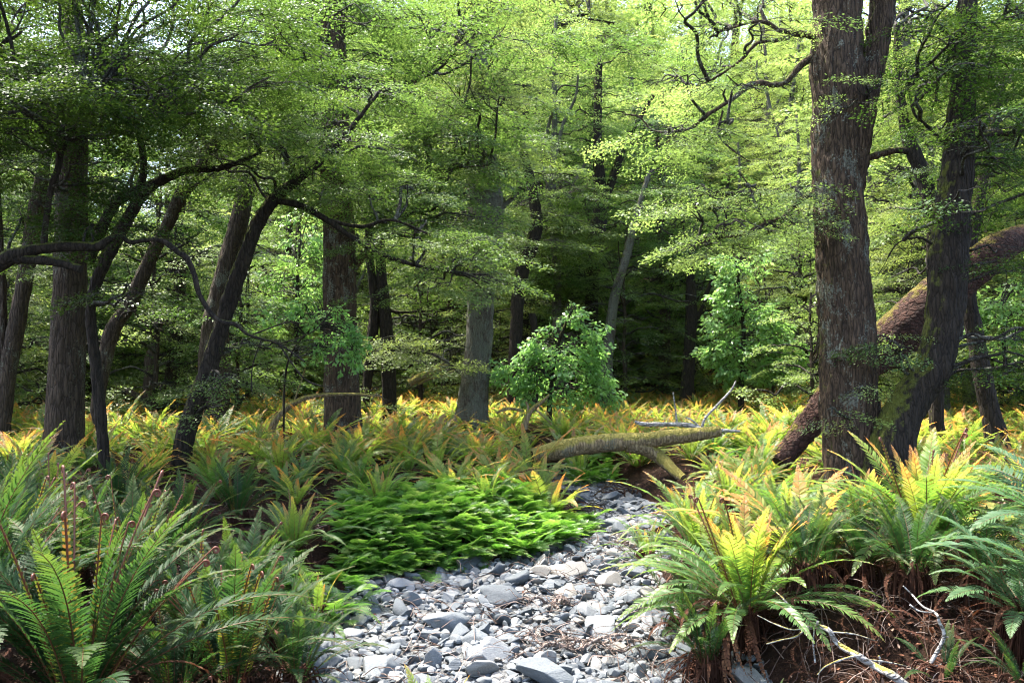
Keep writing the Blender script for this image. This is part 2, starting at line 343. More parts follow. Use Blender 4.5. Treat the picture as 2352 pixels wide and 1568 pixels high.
# hand placed stones: px, py, d, size, tilt, label
special = [
    (1030, 1440, 5.45, .175, (60, 10, 20), 'long pale slab stone tilted up on end in the middle of the bed'),
    (1160, 1368, 6.2, .19, (8, 5, -10), 'widest flat pale grey slab below the bright green fern patch'),
    (1262, 1440, 5.4, .15, (20, 20, 60), 'rounded grey boulder caught inside the pale root tangle'),
    (1298, 1306, 7.0, .19, (15, -8, 10), 'big grey block at the outer end of the bright green fern patch'),
    (945, 1395, 6.0, .12, (10, 40, 80), 'narrow blue grey slab leaning beside the clump of rust litter'),
    (1120, 1505, 4.85, .15, (12, 5, 5), 'white topped wedge stone near the bottom of the bed'),
    (1440, 1355, 6.3, .12, (5, -14, 30), 'flat slab stone under the overhang of the sunlit fern bank'),
    (720, 1340, 6.2, .17, (10, 15, 20), 'pale cracked boulder at the tip of the left fern bank'.replace('left ', 'shaded ')),
    (870, 1530, 4.75, .17, (10, 0, 60), 'broad mottled slab half under the drooping fern tips'),
    (1265, 1550, 4.5, .19, (6, 12, 15), 'bulky white stone at the lower edge of the stream bed'),
    (705, 1480, 4.7, .2, (14, 10, 100), 'dark weathered boulder tucked beneath the shaded fern bank'),
    (1335, 1300, 7.1, .10, (5, 5, 0), 'dark round cobble under the drooping sunlit fronds'),
]
pl = []
for k, (px, py, d, s, tilt, lab) in enumerate(special):
    p = P(px, py, d); z = gz(p[0], d) + s * .28
    o = link('boulder' if s > .16 else 'stone', rocks_hi[k % len(rocks_hi)]); o.location = (p[0], d, z); o.scale = (s,) * 3
    o.rotation_euler = tuple(rad(a) for a in tilt); tag(o, lab, 'stone', 'large stones on the dry stream bed'); pl.append((p[0], d, s * .8))
cand = []
N = 15000
yy = 2.6 + 10.6 * r_st.random(N) ** 1.25; hw = np.interp(yy, YS, HW) + .12; xx = np.interp(yy, YS, XC) + (r_st.random(N) * 2 - 1) * hw
ss = .025 * np.exp(r_st.normal(0, .52, N)); ss = np.clip(ss * (1 + .12 * (yy < 7)), .011, .14)
order = np.argsort(-ss / 1.0); taken = []
cells = {}
for x, y, s in pl: cells.setdefault((int(x / .3), int(y / .3)), []).append((x, y, s))
keep = []
for i in order:
    x, y, s = xx[i], yy[i], ss[i]; cx, cyy = int(x / .3), int(y / .3); ok = True
    f = .66 if s > .05 else .5
    for a in (-1, 0, 1):
        for b in (-1, 0, 1):
            for (X, Y, S) in cells.get((cx + a, cyy + b), ()):
                if (X - x) ** 2 + (Y - y) ** 2 < (f * (S + s)) ** 2: ok = False; break
            if not ok: break
        if not ok: break
    if ok: cells.setdefault((cx, cyy), []).append((x, y, s)); keep.append(i)
keep = np.array(keep); xx, yy, ss = xx[keep], yy[keep], ss[keep]
zz = ground(xx, yy) + ss * .16 + r_st.uniform(0, .03, len(ss))
vis = ss / yy * (yy > 4.0); big = np.argsort(-vis)[:286]; isbig = np.zeros(len(ss), bool); isbig[big] = True
for i in big:
    o = link('stone', rocks_hi[r_st.integers(len(rocks_hi))]); o.location = (xx[i], yy[i], zz[i]); o.scale = (ss[i] * 1.08,) * 3
    o.rotation_euler = (r_st.normal(0, .35), r_st.normal(0, .35), r_st.uniform(0, 6.3))
    tag(o, 'ordinary grey angular stone among the many on the dry stream bed', 'stone', 'stones of the dry stream bed')
sm = np.where(~isbig)[0]; ch = []
kind = r_st.integers(len(rocks_lo), size=len(sm)); R = rotm(r_st.uniform(0, 6.3, len(sm)), r_st.normal(0, .4, len(sm)), r_st.normal(0, .4, len(sm)))
for k, (V, F) in enumerate(rocks_lo):
    s = np.where(kind == k)[0]; ii = sm[s]
    VV = np.einsum('nij,mj->nmi', R[s], V) * ss[ii][:, None, None] * 1.12 + np.stack([xx[ii], yy[ii], zz[ii]], -1)[:, None]
    FF = F[None] + (np.arange(len(s)) * len(V))[:, None, None]; D = np.zeros((len(s), len(V), 3)); D[..., 1] = r_st.random(len(s))[:, None]
    ch.append(chunk(VV, FF.reshape(-1, 3), D.reshape(-1, 3)))
tag(link('gravel', make_mesh('gravel', ch, [M_stone], False)), 'small grey stones and pebbles filling the dry stream bed', 'gravel', None, 'stuff')

# ------------------------------------------------------------------ foliage
def spray(r, L=.5, W=.3, n=90, leaf=.03, twig=True, flat=.3, aspect=.65):
    """a flat fan of leaves along a twig that points to +X"""
    t = r.random(n) ** .8; side = r.choice([-1, 1], n); a = r.random(n)
    wd = W * (.35 + .65 * np.sin(np.clip(t, 0, 1) * math.pi * .85 + .3))
    c = np.stack([t * L + a * wd * .45, side * a * wd, r.normal(0, .022, n) - .15 * (a * wd) - .12 * t * t * L], -1)
    yaw = side * (.5 + .5 * a) + r.normal(0, .6, n); Rm = rotm(yaw, r.normal(-.15, .28, n), r.normal(0, flat + .15, n))
    s = leaf * r.uniform(.7, 1.25, n)
    q = np.array([[0, 0, 0], [.5, -aspect / 2, .05], [1, 0, -.03], [.5, aspect / 2, .05]])
    V = np.einsum('nij,mj->nmi', Rm, q) * s[:, None, None] + c[:, None]
    F = np.arange(n * 4).reshape(-1, 4); D = np.zeros((n, 4, 3)); D[..., 1] = r.random(n)[:, None]
    V = V.reshape(-1, 3); D = D.reshape(-1, 3)
    if twig:
        tv = [[0, 0, 0], [0, 0, .006], [L * .5, .01, -.03 * L], [L * .5, .01, -.03 * L + .005], [L, 0, -.12 * L]]
        for sd in (-1, 1):
            for tt in (.25, .55): tv += [[tt * L, 0, -.03 * L], [tt * L + .015, 0, -.03 * L + .004], [tt * L + W * .4, sd * W * .75, -.1 * L]]
        tv = np.array(tv, float); b = len(V); tq = [[0, 1, 3, 2], [2, 3, 4, 4]]; tf = [[0, 1, 3], [0, 3, 2], [2, 3, 4]] + [[5 + 3 * k, 6 + 3 * k, 7 + 3 * k] for k in range(4)]
        return V, F, D, tv, np.array(tf)
    return V, F, D, None, None
def scatter(temps, pos, yaw, pitch, roll, scale, r, mat_=0, tmat=1, tone=None):
    """copies of spray templates, one chunk per template"""
    out = []; k = r.integers(len(temps), size=len(pos)); R = rotm(yaw, pitch, roll); tone = r.random(len(pos)) if tone is None else tone
    for i, (V, F, D, tv, tf) in enumerate(temps):
        s = np.where(k == i)[0]
        if len(s) == 0: continue
        VV = (np.einsum('nij,mj->nmi', R[s].astype(np.float32), V.astype(np.float32)) * scale[s][:, None, None] + pos[s][:, None]).astype(np.float32)
        FF = (F[None] + (np.arange(len(s)) * len(V))[:, None, None]).reshape(-1, 4)
        DD = np.broadcast_to(D[None], (len(s), len(V), 3)).copy(); DD[..., 1] = DD[..., 1] * .45 + tone[s][:, None] * .55
        out.append(chunk(VV, FF, DD.reshape(-1, 3), mat_))
        if tv is not None:
            VV = np.einsum('nij,mj->nmi', R[s], tv) * scale[s][:, None, None] + pos[s][:, None]
            FF = (tf[None] + (np.arange(len(s)) * len(tv))[:, None, None]).reshape(-1, 3)
            out.append(chunk(VV, FF, (0, 0, 1), tmat))
    return out
r_lf = np.random.default_rng(5)
SPR_near = [spray(r_lf, .5, .24, 175, .030, flat=.12) for _ in range(5)]
SPR_mid = [spray(r_lf, .6, .30, 100, .050, flat=.12) for _ in range(5)]
SPR_far = [spray(r_lf, .9, .45, 60, .105, twig=False, flat=.12) for _ in range(4)]
SPR_vfar = [spray(r_lf, 1.5, .8, 34, .20, twig=False) for _ in range(3)]
SPR_broad = [spray(r_lf, .32, .16, 24, .085, flat=.5, aspect=.55) for _ in range(5)]
def pad_sprays(pads, r, dens, temps, scale=1.0, droop=.22):
    """pads: list of (centre, radius, thickness): horizontal tiers of foliage"""
    pos, yaw, pit, rol, sca, ton = [], [], [], [], [], []
    for c, pr, th in pads:
        n = max(3, int(dens * pr * pr)); u = np.sqrt(r.random(n)); a = r.uniform(0, 2 * math.pi, n)
        el = r.uniform(.6, 1.0); ea = r.uniform(0, math.pi)
        x = pr * u * np.cos(a); y = pr * u * np.sin(a) * el
        x, y = x * math.cos(ea) - y * math.sin(ea), x * math.sin(ea) + y * math.cos(ea)
        z = r.normal(0, th * .6, n) - .22 * pr * u * u + .10 * pr * fbm(np.stack([x * 2 + c[0], y * 2, 0 * x], -1), 2)
        pos.append(np.stack([x, y, z], -1) + c); yaw.append(np.arctan2(y, x) + r.normal(0, .7, n)); pit.append(-droop * u + r.normal(0, .10, n)); rol.append(r.normal(0, .13, n))
        sca.append(scale * r.uniform(.65, 1.2, n)); ton.append(np.clip(r.normal(.5, .25) + r.normal(0, .18, n), 0, 1))
    f = np.concatenate
    return f(pos), f(yaw), f(pit), f(rol), f(sca), f(ton)
def foliage(pads, r, dens, temps, scale=1.0, droop=.22):
    p, y, pi_, ro, s, t = pad_sprays(pads, r, dens, temps, scale, droop)
    return scatter(temps, p, y, pi_, ro, s, r, 0, 1, t)
def limbs_to_pads(src, pads, r, rad0=.022, sides=5):
    """each pad gets a crooked limb from the nearest lower point of the wood, plus twigs inside the pad"""
    src = np.asarray(src); out = []; hi = src[src[:, 2] > 2.2] if (src[:, 2] > 2.2).sum() > 4 else src; lo = src
    for c, pr, th in pads:
        src = hi if c[2] > 2.3 else lo
        d = np.linalg.norm(src - c, axis=1) + np.maximum(0, src[:, 2] - c[2] + .1) * 1.6
        a = src[np.argmin(d)]
        Lm = np.linalg.norm(c - a); pts = wiggle(a, c, 7, .16, r, .06)
        rr = min(rad0 * (.7 + Lm * .35), .06)
        out += tube(pts, np.linspace(rr, rr * .4, len(pts)), sides, 1)
        for _ in range(max(3, int(7 * pr))):
            an = r.uniform(0, 6.28); e = c + np.array([math.cos(an) * pr * .85, math.sin(an) * pr * .85, -.12 * pr + r.normal(0, th)])
            s0 = pts[r.integers(len(pts) // 2, len(pts))]; q = wiggle(s0, e, 5, .16, r, .03)
            out += tube(q, np.linspace(rr * .4, rr * .12, len(q)), 3, 1, cap=False)
    return out

# ------------------------------------------------------------------ trees given by their outline in the photo
def trunk_from_px(pts, d, step=.05, sides=56, bark=.012, flare=.5, seed=0., ground_it=True, lump=.07, dd=None):
    """pts: (px, py, width px); the first one is the foot"""
    W3, R = [], []
    for i, q in enumerate(pts):
        dep = d + (q[3] if len(q) > 3 else 0.0); p = P(q[0], q[1], dep); W3.append(p); R.append(q[2] / 2 * K * dep)
    if ground_it:
        x = W3[0][0]; g = gz(x, W3[0][1])
        if W3[0][2] > g - .15: W3 = [np.array([x - .3 * (W3[1][0] - x) * 0, W3[0][1], g - .2])] + W3; R = [R[0] * 1.05] + R
    W3 = np.array(W3); R = np.array(R)
    c = catmull(np.column_stack([W3, R]), 10); Pp, Rr = c[:, :3], c[:, 3]
    s = np.concatenate([[0], np.cumsum(np.linalg.norm(np.diff(Pp, axis=0), axis=1))]); n = max(6, int(s[-1] / step)); t = np.linspace(0, s[-1], n)
    Pp = np.stack([np.interp(t, s, Pp[:, k]) for k in range(3)], -1); Rr = np.maximum(np.interp(t, s, Rr), .004)
    return Pp, Rr, tube(Pp, Rr, sides, 0, bark=bark, flare=flare if ground_it else 0, seed=seed, lump=lump)
def px_pads(boxes, r):
    """boxes: (x0,y0,x1,y1, d0,d1, n, rmin, rmax)"""
    out = []
    for (x0, y0, x1, y1, d0, d1, n, r0, r1) in boxes:
        for _ in range(n):
            d = r.uniform(d0, d1); qx, qy = r.uniform(x0, x1), r.uniform(y0, y1); c = P(qx, qy, d); ax, ay = 1176 + c[0] / d / K, qy
            if math.hypot((ax - 172) / 75, (ay - 30) / 80) < 1 or math.hypot((ax - 345) / 75, (ay - 15) / 62) < 1: continue
            out.append((c, r.uniform(r0, r1), .05))
    return out
TREE_AT = {}
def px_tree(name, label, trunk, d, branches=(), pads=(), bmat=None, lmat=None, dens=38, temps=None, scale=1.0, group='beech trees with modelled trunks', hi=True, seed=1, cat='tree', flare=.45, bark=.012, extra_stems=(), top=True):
    r = np.random.default_rng(seed); bmat = bmat or M_bark_dark; lmat = lmat or M_leaf_dark; temps = temps or SPR_near
    step, sides = (.045, 64) if hi else (.09, 28)
    Pp, Rr, ch = trunk_from_px(trunk, d, step, sides, bark, flare, seed * 1.7)
    for st in extra_stems:
        p2, r2, c2 = trunk_from_px(st, d, step, sides, bark, 0, seed * 2.3, ground_it=st[0][1] > 950); ch += c2; Pp_e = p2; Pp = np.vstack([Pp, p2])
    base = np.array([Pp[0][0], Pp[0][1], gz(Pp[0][0], Pp[0][1])])
    root = empty(name, base, label, cat, group); TREE_AT[label] = base
    link('trunk', make_mesh('trunk', shift(ch, base), [bmat]), root)
    src = [Pp[8:]]
    for b in branches:
        p3, r3, c3 = trunk_from_px(b, d, .05, 14, bark * .4, 0, seed * 3.1, ground_it=False, lump=.12)
        link('branch', make_mesh('branch', shift(c3, base), [bmat]), root); src.append(p3)
    if pads:
        pd = px_pads(pads, r); ch = limbs_to_pads(np.vstack(src), pd, r) + foliage(pd, r, dens, temps, scale)
        link('crown', make_mesh('crown', shift(ch, base), [lmat, M_twig]), root)
    return root

# --- the shaded trees on the near bank, west side of the picture
px_tree('beech_tree', 'thick straight dark trunk beside a thinner black one, under the crooked mossy limb',
        [(146, 1075, 84), (150, 950, 82), (156, 800, 77), (161, 640, 73), (165, 450, 70), (168, 250, 64), (170, 60, 40), (172, -300, 34)], 11,
        pads=[(-60, -60, 560, 300, 10, 13.5, 15, .6, 1.1), (120, 600, 240, 700, 11, 12, 2, .3, .4)], bmat=M_bark, seed=2)
px_tree('beech_tree', 'slim black trunk that bends up and away from its thick straight neighbour',
        [(241, 1120, 26), (236, 1020, 25), (222, 860, 27), (208, 720, 24), (224, 640, 28), (262, 560, 30), (300, 490, 28), (345, 430, 26), (427, 392, 20), (513, 385, 14), (600, 350, 8)], 9.9,
        branches=[[(205, 600, 24), (255, 480, 26), (298, 446, 24), (345, 425, 20), (420, 392, 16)], [(300, 490, 20), (330, 380, 17), (300, 250, 13), (250, 130, 9)]],
        pads=[(-60, -60, 560, 260, 8.6, 11, 24, .45, .85), (230, 640, 330, 700, 9, 10, 2, .25, .35)], flare=.3, seed=3, dens=30)
px_tree('beech_tree', 'leaning black trunk with a snaking bare limb crossing it',
        [(408, 1105, 42), (424, 1010, 42), (448, 930, 42), (478, 850, 40), (508, 750, 38), (540, 650, 38), (566, 580, 35), (592, 515, 33), (630, 458, 30), (680, 415, 24), (730, 375, 20), (800, 300, 14), (880, 200, 9)], 10.4,
        branches=[[(628, 458, 22), (690, 472, 17), (750, 505, 15), (810, 545, 13), (880, 585, 12), (960, 610, 10), (1040, 625, 8)],
                  [(680, 415, 16), (640, 330, 13), (560, 250, 10), (500, 180, 7)], [(750, 505, 11), (830, 520, 10), (900, 505, 8), (990, 540, 6)]],
        pads=[(430, 170, 960, 450, 9.4, 11.6, 30, .4, .8), (930, 540, 1110, 680, 10, 11, 9, .3, .5), (1100, 640, 1170, 690, 10.2, 10.6, 3, .22, .3), (820, 440, 1000, 560, 9.6, 11.4, 8, .35, .6), (420, 850, 550, 950, 9.6, 10.2, 5, .25, .4), (560, 690, 640, 800, 10, 11, 2, .25, .35)],
        flare=.3, seed=4, dens=30, lmat=M_leaf_mid)
# tree standing outside the frame whose limbs reach in
r_ = np.random.default_rng(6)
def limb_tree():
    d = 8.2; base = np.array([P(-330, 900, d)[0], d, 0.]); base[2] = gz(base[0], d)
    root = empty('beech_tree', base, 'mossy crooked limbs reaching in over the ferns from a trunk outside the view', 'tree', 'beech trees with modelled trunks')
    _, _, ch = trunk_from_px([(-330, 1200, 110), (-320, 800, 100), (-330, 400, 90), (-300, -100, 70)], d, .08, 32, .012, .4, 5.)
    link('trunk', make_mesh('trunk', shift(ch, base), [M_bark_dark]), root)
    L = [[(-320, 720, 60), (-120, 660, 46), (0, 603, 40), (40, 584, 34), (100, 570, 26), (170, 566, 24), (225, 566, 24), (246, 552, 18), (278, 541, 12), (296, 556, 12), (330, 552, 12), (372, 552, 13), (408, 578, 14), (428, 592, 14), (446, 630, 13), (456, 670, 12), (474, 705, 12), (498, 733, 12), (520, 741, 13), (541, 745, 10), (575, 770, 8), (640, 790, 6), (700, 830, 4)],
         [(20, 592, 30), (70, 596, 24), (120, 600, 22), (160, 610, 20), (186, 618, 20)],
         [(100, 572, 18), (104, 520, 15), (118, 430, 15), (132, 392, 15), (140, 350, 16), (152, 312, 17), (135, 280, 14), (116, 257, 14), (92, 228, 12), (40, 205, 10), (-40, 200, 9)],
         [(150, 312, 12), (110, 300, 17), (60, 302, 18), (10, 296, 16), (-4, 278, 15), (12, 264, 14), (60, 262, 15), (112, 288, 14)],
         [(190, 258, 10), (160, 225, 12), (215, 215, 11), (250, 245, 10), (290, 272, 9), (340, 270, 7)],
         [(152, 300, 12), (175, 290, 9), (190, 245, 7)],
         [(640, 790, 5), (720, 760, 4), (770, 700, 3)], [(640, 790, 5), (700, 870, 4), (760, 890, 3)], [(575, 770, 5), (660, 740, 4), (700, 745, 3)], [(600, 780, 4), (580, 840, 4), (578, 900, 3)]]
    src = []
    for b in L:
        p3, r3, c3 = trunk_from_px(b, d, .03, 16, .004, 0, 3., ground_it=False, lump=.16); link('branch', make_mesh('branch', shift(c3, base), [M_bark_dark if b is not L[0] else M_bark_dark]), root); src.append(p3)
    pd = px_pads([(-200, -250, 420, 230, 6.8, 9.6, 40, .4, .75), (-80, 230, 300, 420, 7.6, 9.2, 9, .3, .5), (-60, 420, 420, 520, 8, 10, 7, .3, .5), (200, -100, 700, 200, 8, 10, 16, .4, .8)], r_)
    pd += [(np.array([r_.uniform(-8.6, -4.7), r_.uniform(2.0, 7), r_.uniform(3.9, 6.2)]), r_.uniform(.5, .9), .05) for _ in range(22)]  # unseen foliage added outside the frame to shade the near ferns
    ch = limbs_to_pads(np.vstack([s for k, s in enumerate(src) if k not in (6, 7, 8, 9)]), pd, r_, .016) + foliage(pd, r_, 44, SPR_near)
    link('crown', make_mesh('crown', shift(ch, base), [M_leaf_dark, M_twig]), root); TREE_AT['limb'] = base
limb_tree()
px_tree('beech_tree', 'trunk leaning out of view at the shaded border of the forest',
        [(4, 1010, 34), (18, 860, 36), (36, 760, 38), (50, 680, 36), (66, 590, 38), (84, 480, 36), (100, 380, 30), (120, 200, 24)], 13, pads=[(-100, 200, 260, 480, 12, 15, 12, .5, .9)], seed=8, bmat=M_bark, hi=False, extra_stems=[[(2, 1000, 22), (4, 820, 20), (4, 650, 20), (-10, 400, 18)]])
px_tree('beech_tree', 'bowed trunk with pale lichen leaning behind the ferns and the slim black trunk',
        [(225, 930, 30), (240, 830, 34), (260, 755, 36), (298, 700, 34), (326, 637, 33), (358, 568, 30), (388, 510, 30), (420, 440, 34), (450, 400, 30), (500, 320, 24), (560, 200, 18)], 14,
        pads=[(250, 120, 620, 400, 12.5, 16, 22, .5, .95), (255, 650, 330, 720, 13, 15, 3, .3, .5)], seed=9, bmat=M_bark, hi=False, temps=SPR_mid, dens=24, lmat=M_leaf_mid)
px_tree('beech_tree', 'broad lichen grey trunk standing behind the leaning black one',
        [(480, 990, 62), (492, 900, 72), (492, 820, 70), (496, 740, 60), (512, 660, 52), (536, 560, 46), (556, 480, 42), (590, 300, 34), (620, 80, 26), (640, -200, 20)], 17,
        pads=[(420, -60, 900, 250, 15, 19, 28, .6, 1.1), (430, 680, 540, 850, 16, 18, 4, .35, .5)], bmat=M_bark, lmat=M_leaf_mid, seed=10, temps=SPR_mid, dens=24)
px_tree('beech_tree', 'tall straight trunk with deeply furrowed bark behind the leafy sapling',
        [(788, 1015, 92), (786, 950, 84), (781, 800, 77), (780, 650, 77), (778, 520, 74), (772, 400, 70), (768, 200, 62), (765, 0, 54), (765, -300, 44)], 15,
        branches=[[(806, 620, 22), (860, 560, 16), (930, 500, 12), (1010, 440, 8)], [(770, 330, 20), (860, 250, 16), (960, 180, 12), (1060, 90, 8)], [(770, 500, 14), (850, 420, 12), (960, 395, 9), (1100, 380, 6)]],
        pads=[(560, -60, 1160, 240, 12.5, 17, 32, .6, 1.1), (800, 240, 1130, 420, 13, 16, 20, .5, .9), (820, 420, 1120, 520, 13, 15, 12, .4, .7)], bmat=M_bark_big, lmat=M_leaf_mid, seed=11, temps=SPR_mid, dens=26)
px_tree('beech_tree', 'stout lichen mottled trunk rising from the ferns at the centre of the clearing',
        [(1080, 985, 80), (1084, 930, 70), (1094, 850, 64), (1102, 760, 62), (1104, 690, 62), (1112, 600, 70), (1116, 500, 84), (1110, 400, 76), (1100, 250, 60), (1090, 50, 50), (1085, -250, 40)], 19,
        branches=[[(1112, 500, 22), (1160, 470, 14), (1190, 440, 9)], [(1100, 640, 10), (1050, 640, 7), (1000, 660, 5)], [(1075, 870, 10), (1010, 820, 9), (940, 800, 7), (890, 795, 5)]],
        pads=[(960, -60, 1170, 200, 17, 20, 19, .6, 1.0), (1020, 200, 1170, 460, 16.5, 19, 22, .5, .8), (1020, 480, 1130, 640, 16, 18, 16, .4, .65), (900, 760, 1040, 850, 17.5, 19, 8, .35, .6)],
        bmat=M_bark_lichen, lmat=M_leaf_light, seed=12, temps=SPR_mid, dens=26)
px_tree('beech_tree', 'dark double trunk seen between the straight furrowed tree and the mottled one',
        [(836, 955, 22), (846, 860, 22), (856, 770, 26), (862, 690, 26), (852, 620, 20), (848, 540, 20), (850, 400, 18)], 20,
        branches=[[(868, 700, 12), (910, 716, 8), (960, 715, 6), (1000, 712, 4)]], extra_stems=[[(895, 955, 34), (892, 830, 32), (882, 700, 28), (874, 600, 24), (868, 450, 20)]],
        pads=[(800, 300, 960, 520, 19, 21, 10, .6, 1.0), (780, 860, 900, 940, 18.5, 20, 6, .4, .6)], seed=13, hi=False, temps=SPR_mid, lmat=M_leaf_mid, dens=22)
px_tree('beech_tree', 'dark crooked trunk standing just behind the stout mottled one',
        [(1180, 925, 32), (1182, 830, 30), (1186, 750, 30), (1190, 680, 32), (1200, 620, 34), (1222, 560, 34), (1232, 500, 28), (1210, 380, 22), (1160, 200, 18)], 23,
        extra_stems=[[(1230, 940, 16), (1232, 800, 16), (1222, 720, 18)]], pads=[(1130, 300, 1330, 560, 22, 25, 16, .8, 1.4)], seed=14, hi=False, temps=SPR_mid, lmat=M_leaf_mid, dens=16, scale=1.2)
px_tree('beech_tree', 'pale barked trunk leaning beside a black burnt hollow',
        [(1390, 885, 34), (1397, 800, 26), (1406, 720, 24), (1414, 670, 22), (1430, 620, 20), (1446, 560, 20), (1460, 500, 16), (1490, 400, 12)], 24,
        pads=[(1400, 350, 1560, 520, 23, 26, 7, .7, 1.1)], seed=15, hi=False, bmat=M_bark_lichen, temps=SPR_mid, lmat=M_leaf_mid, dens=16, scale=1.2)
px_tree('beech_tree', 'tall double topped trunk rising above the round bright shrub',
        [(1355, 880, 34), (1358, 760, 32), (1360, 650, 32), (1368, 560, 40), (1380, 480, 36), (1376, 400, 28), (1372, 320, 22), (1375, 150, 18)], 27,
        extra_stems=[[(1372, 500, 20), (1400, 430, 20), (1418, 380, 20), (1436, 330, 14), (1500, 220, 10)]], pads=[(1240, 60, 1500, 360, 26, 29, 14, .9, 1.4), (1180, 560, 1340, 680, 25, 27, 8, .8, 1.2)], seed=16, hi=False, temps=SPR_mid, lmat=M_leaf_mid, dens=13, scale=1.3)
px_tree('beech_tree', 'black forked trunk beside the cone shaped bright green tree',
        [(1578, 900, 32), (1584, 800, 27), (1588, 720, 28), (1586, 640, 22), (1590, 560, 18)], 25,
        extra_stems=[[(1596, 740, 16), (1616, 690, 13), (1640, 630, 10), (1660, 580, 8)]], branches=[[(1600, 740, 8), (1640, 720, 6), (1680, 700, 4)]], pads=[(1500, 480, 1680, 640, 24, 27, 9, .7, 1.0)], seed=17, hi=False, temps=SPR_mid, dens=15, scale=1.2)
px_tree('beech_tree', 'high forked dark trunk half hidden in sunlit foliage above the clearing',
        [(1206, 900, 26), (1200, 600, 24), (1196, 400, 22), (1206, 260, 20), (1212, 171, 18), (1220, 130, 18), (1253, 85, 17), (1290, 52, 14), (1355, 28, 8)], 30,
        extra_stems=[[(1140, 200, 12), (1165, 150, 12), (1190, 122, 10)]], branches=[[(1270, 65, 8), (1340, 45, 6), (1420, 55, 4)]], pads=[(1100, -150, 1420, 120, 29, 33, 20, 1.2, 2.0)], seed=18, hi=False, temps=SPR_far, lmat=M_leaf_light, dens=8)
# --- the great tree and its companions on the sunlit bank
px_tree('beech_tree', 'great double stemmed beech with rough lichen spotted bark, widest trunk in view',
        [(1975, 1120, 150), (1962, 1040, 138), (1952, 950, 130), (1948, 850, 126), (1946, 760, 122), (1940, 700, 122), (1934, 600, 120), (1929, 513, 118), (1922, 400, 110), (1922, 300, 112), (1928, 220, 124), (1922, 150, 122), (1924, 60, 112), (1918, -60, 108), (1905, -300, 90)], 9.8,
        extra_stems=[[(1925, 520, 70), (1950, 380, 84), (1972, 260, 78), (1995, 170, 68), (2012, 110, 58), (2024, 40, 62), (2032, -40, 64), (2050, -200, 56)]],
        branches=[[(1900, 92, 26), (1862, 82, 18), (1825, 76, 14), (1790, 70, 12), (1760, 52, 10), (1725, 52, 9), (1690, 62, 7), (1650, 75, 5)],
                  [(1830, 78, 12), (1790, 92, 10), (1740, 100, 9), (1710, 130, 8), (1680, 155, 7), (1640, 180, 6), (1600, 200, 4)],
                  [(1890, 120, 22), (1850, 142, 16), (1826, 165, 15), (1806, 188, 15), (1780, 196, 15), (1745, 190, 14), (1715, 200, 13), (1690, 222, 12), (1650, 248, 12), (1620, 268, 11), (1590, 292, 9), (1555, 302, 8), (1500, 300, 6), (1470, 270, 5), (1430, 262, 4)],
                  [(1890, 440, 20), (1850, 452, 14), (1825, 472, 13), (1800, 498, 12), (1760, 512, 11), (1730, 528, 11), (1700, 541, 10), (1660, 545, 8), (1600, 560, 5)],
                  [(1760, 512, 7), (1735, 470, 6), (1722, 430, 5), (1700, 400, 4)], [(1660, 255, 8), (1650, 310, 6), (1690, 350, 5), (1720, 370, 4)],
                  [(1960, 380, 20), (1990, 364, 18), (2030, 352, 17), (2055, 345, 14)]],
        pads=[(1560, -120, 1850, 130, 8.4, 11.4, 14, .3, .6), (1440, 160, 1720, 330, 8.6, 11.5, 12, .3, .55), (1560, 420, 1830, 580, 9, 11.5, 17, .3, .55), (1890, 940, 1930, 985, 9.1, 9.3, 1, .12, .15), (1960, 870, 2040, 900, 9.0, 9.3, 1, .18, .22), (1960, 180, 2030, 230, 9.2, 9.4, 2, .2, .3), (2020, 760, 2080, 800, 9.3, 9.9, 2, .2, .25), (1700, -700, 2400, -300, 8, 13, 16, .6, 1.2)],
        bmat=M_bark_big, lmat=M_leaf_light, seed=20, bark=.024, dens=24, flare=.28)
px_tree('beech_tree', 'mossy trunk curving up out of the great tree foot and away from it',
        [(2036, 1120, 116), (2046, 1040, 104), (2066, 970, 92), (2102, 905, 84), (2142, 850, 84), (2160, 780, 82), (2172, 700, 84), (2176, 620, 86), (2184, 540, 84), (2190, 460, 78), (2200, 380, 72), (2206, 300, 62), (2212, 180, 52), (2220, 60, 46), (2226, -200, 38)], 9.4,
        branches=[[(2215, 345, 22), (2250, 322, 17), (2283, 308, 15), (2320, 306, 12), (2370, 294, 10)], [(2225, 120, 16), (2270, 70, 12), (2310, 45, 10), (2370, 44, 8)],
                  [(2170, 330, 10), (2130, 290, 8), (2100, 260, 6), (2085, 200, 5)], [(2200, 170, 10), (2160, 150, 9), (2150, 230, 8), (2140, 245, 6)], [(2140, 560, 8), (2110, 545, 7), (2060, 560, 5), (2030, 610, 4), (2010, 640, 3)],
                  [(2220, 150, 14), (2160, 60, 10), (2080, 20, 7)]],
        pads=[(2130, -100, 2460, 170, 8, 10.6, 22, .35, .6), (2200, 130, 2470, 480, 8, 10.8, 22, .35, .6), (2080, 180, 2200, 330, 9, 10.5, 6, .25, .4), (2250, 560, 2420, 640, 9, 10.5, 3, .3, .45), (2240, 740, 2420, 840, 8.8, 10, 6, .28, .4), (2040, 780, 2110, 830, 9, 9.3, 2, .2, .24)],
        bmat=M_bark_dark, seed=21, dens=30, bark=.018, flare=.25)
px_tree('beech_tree', 'slanting dark trunk on the sunny fern slope beyond the mossy curved one',
        [(2300, 1060, 50), (2288, 1000, 46), (2272, 930, 42), (2258, 870, 42), (2246, 800, 40), (2234, 740, 38), (2224, 680, 34), (2230, 560, 30), (2260, 400, 26), (2300, 200, 20)], 12,
        pads=[(2150, 100, 2460, 480, 12, 14.5, 20, .5, .9)], seed=22, hi=False, dens=24, lmat=M_leaf_mid)
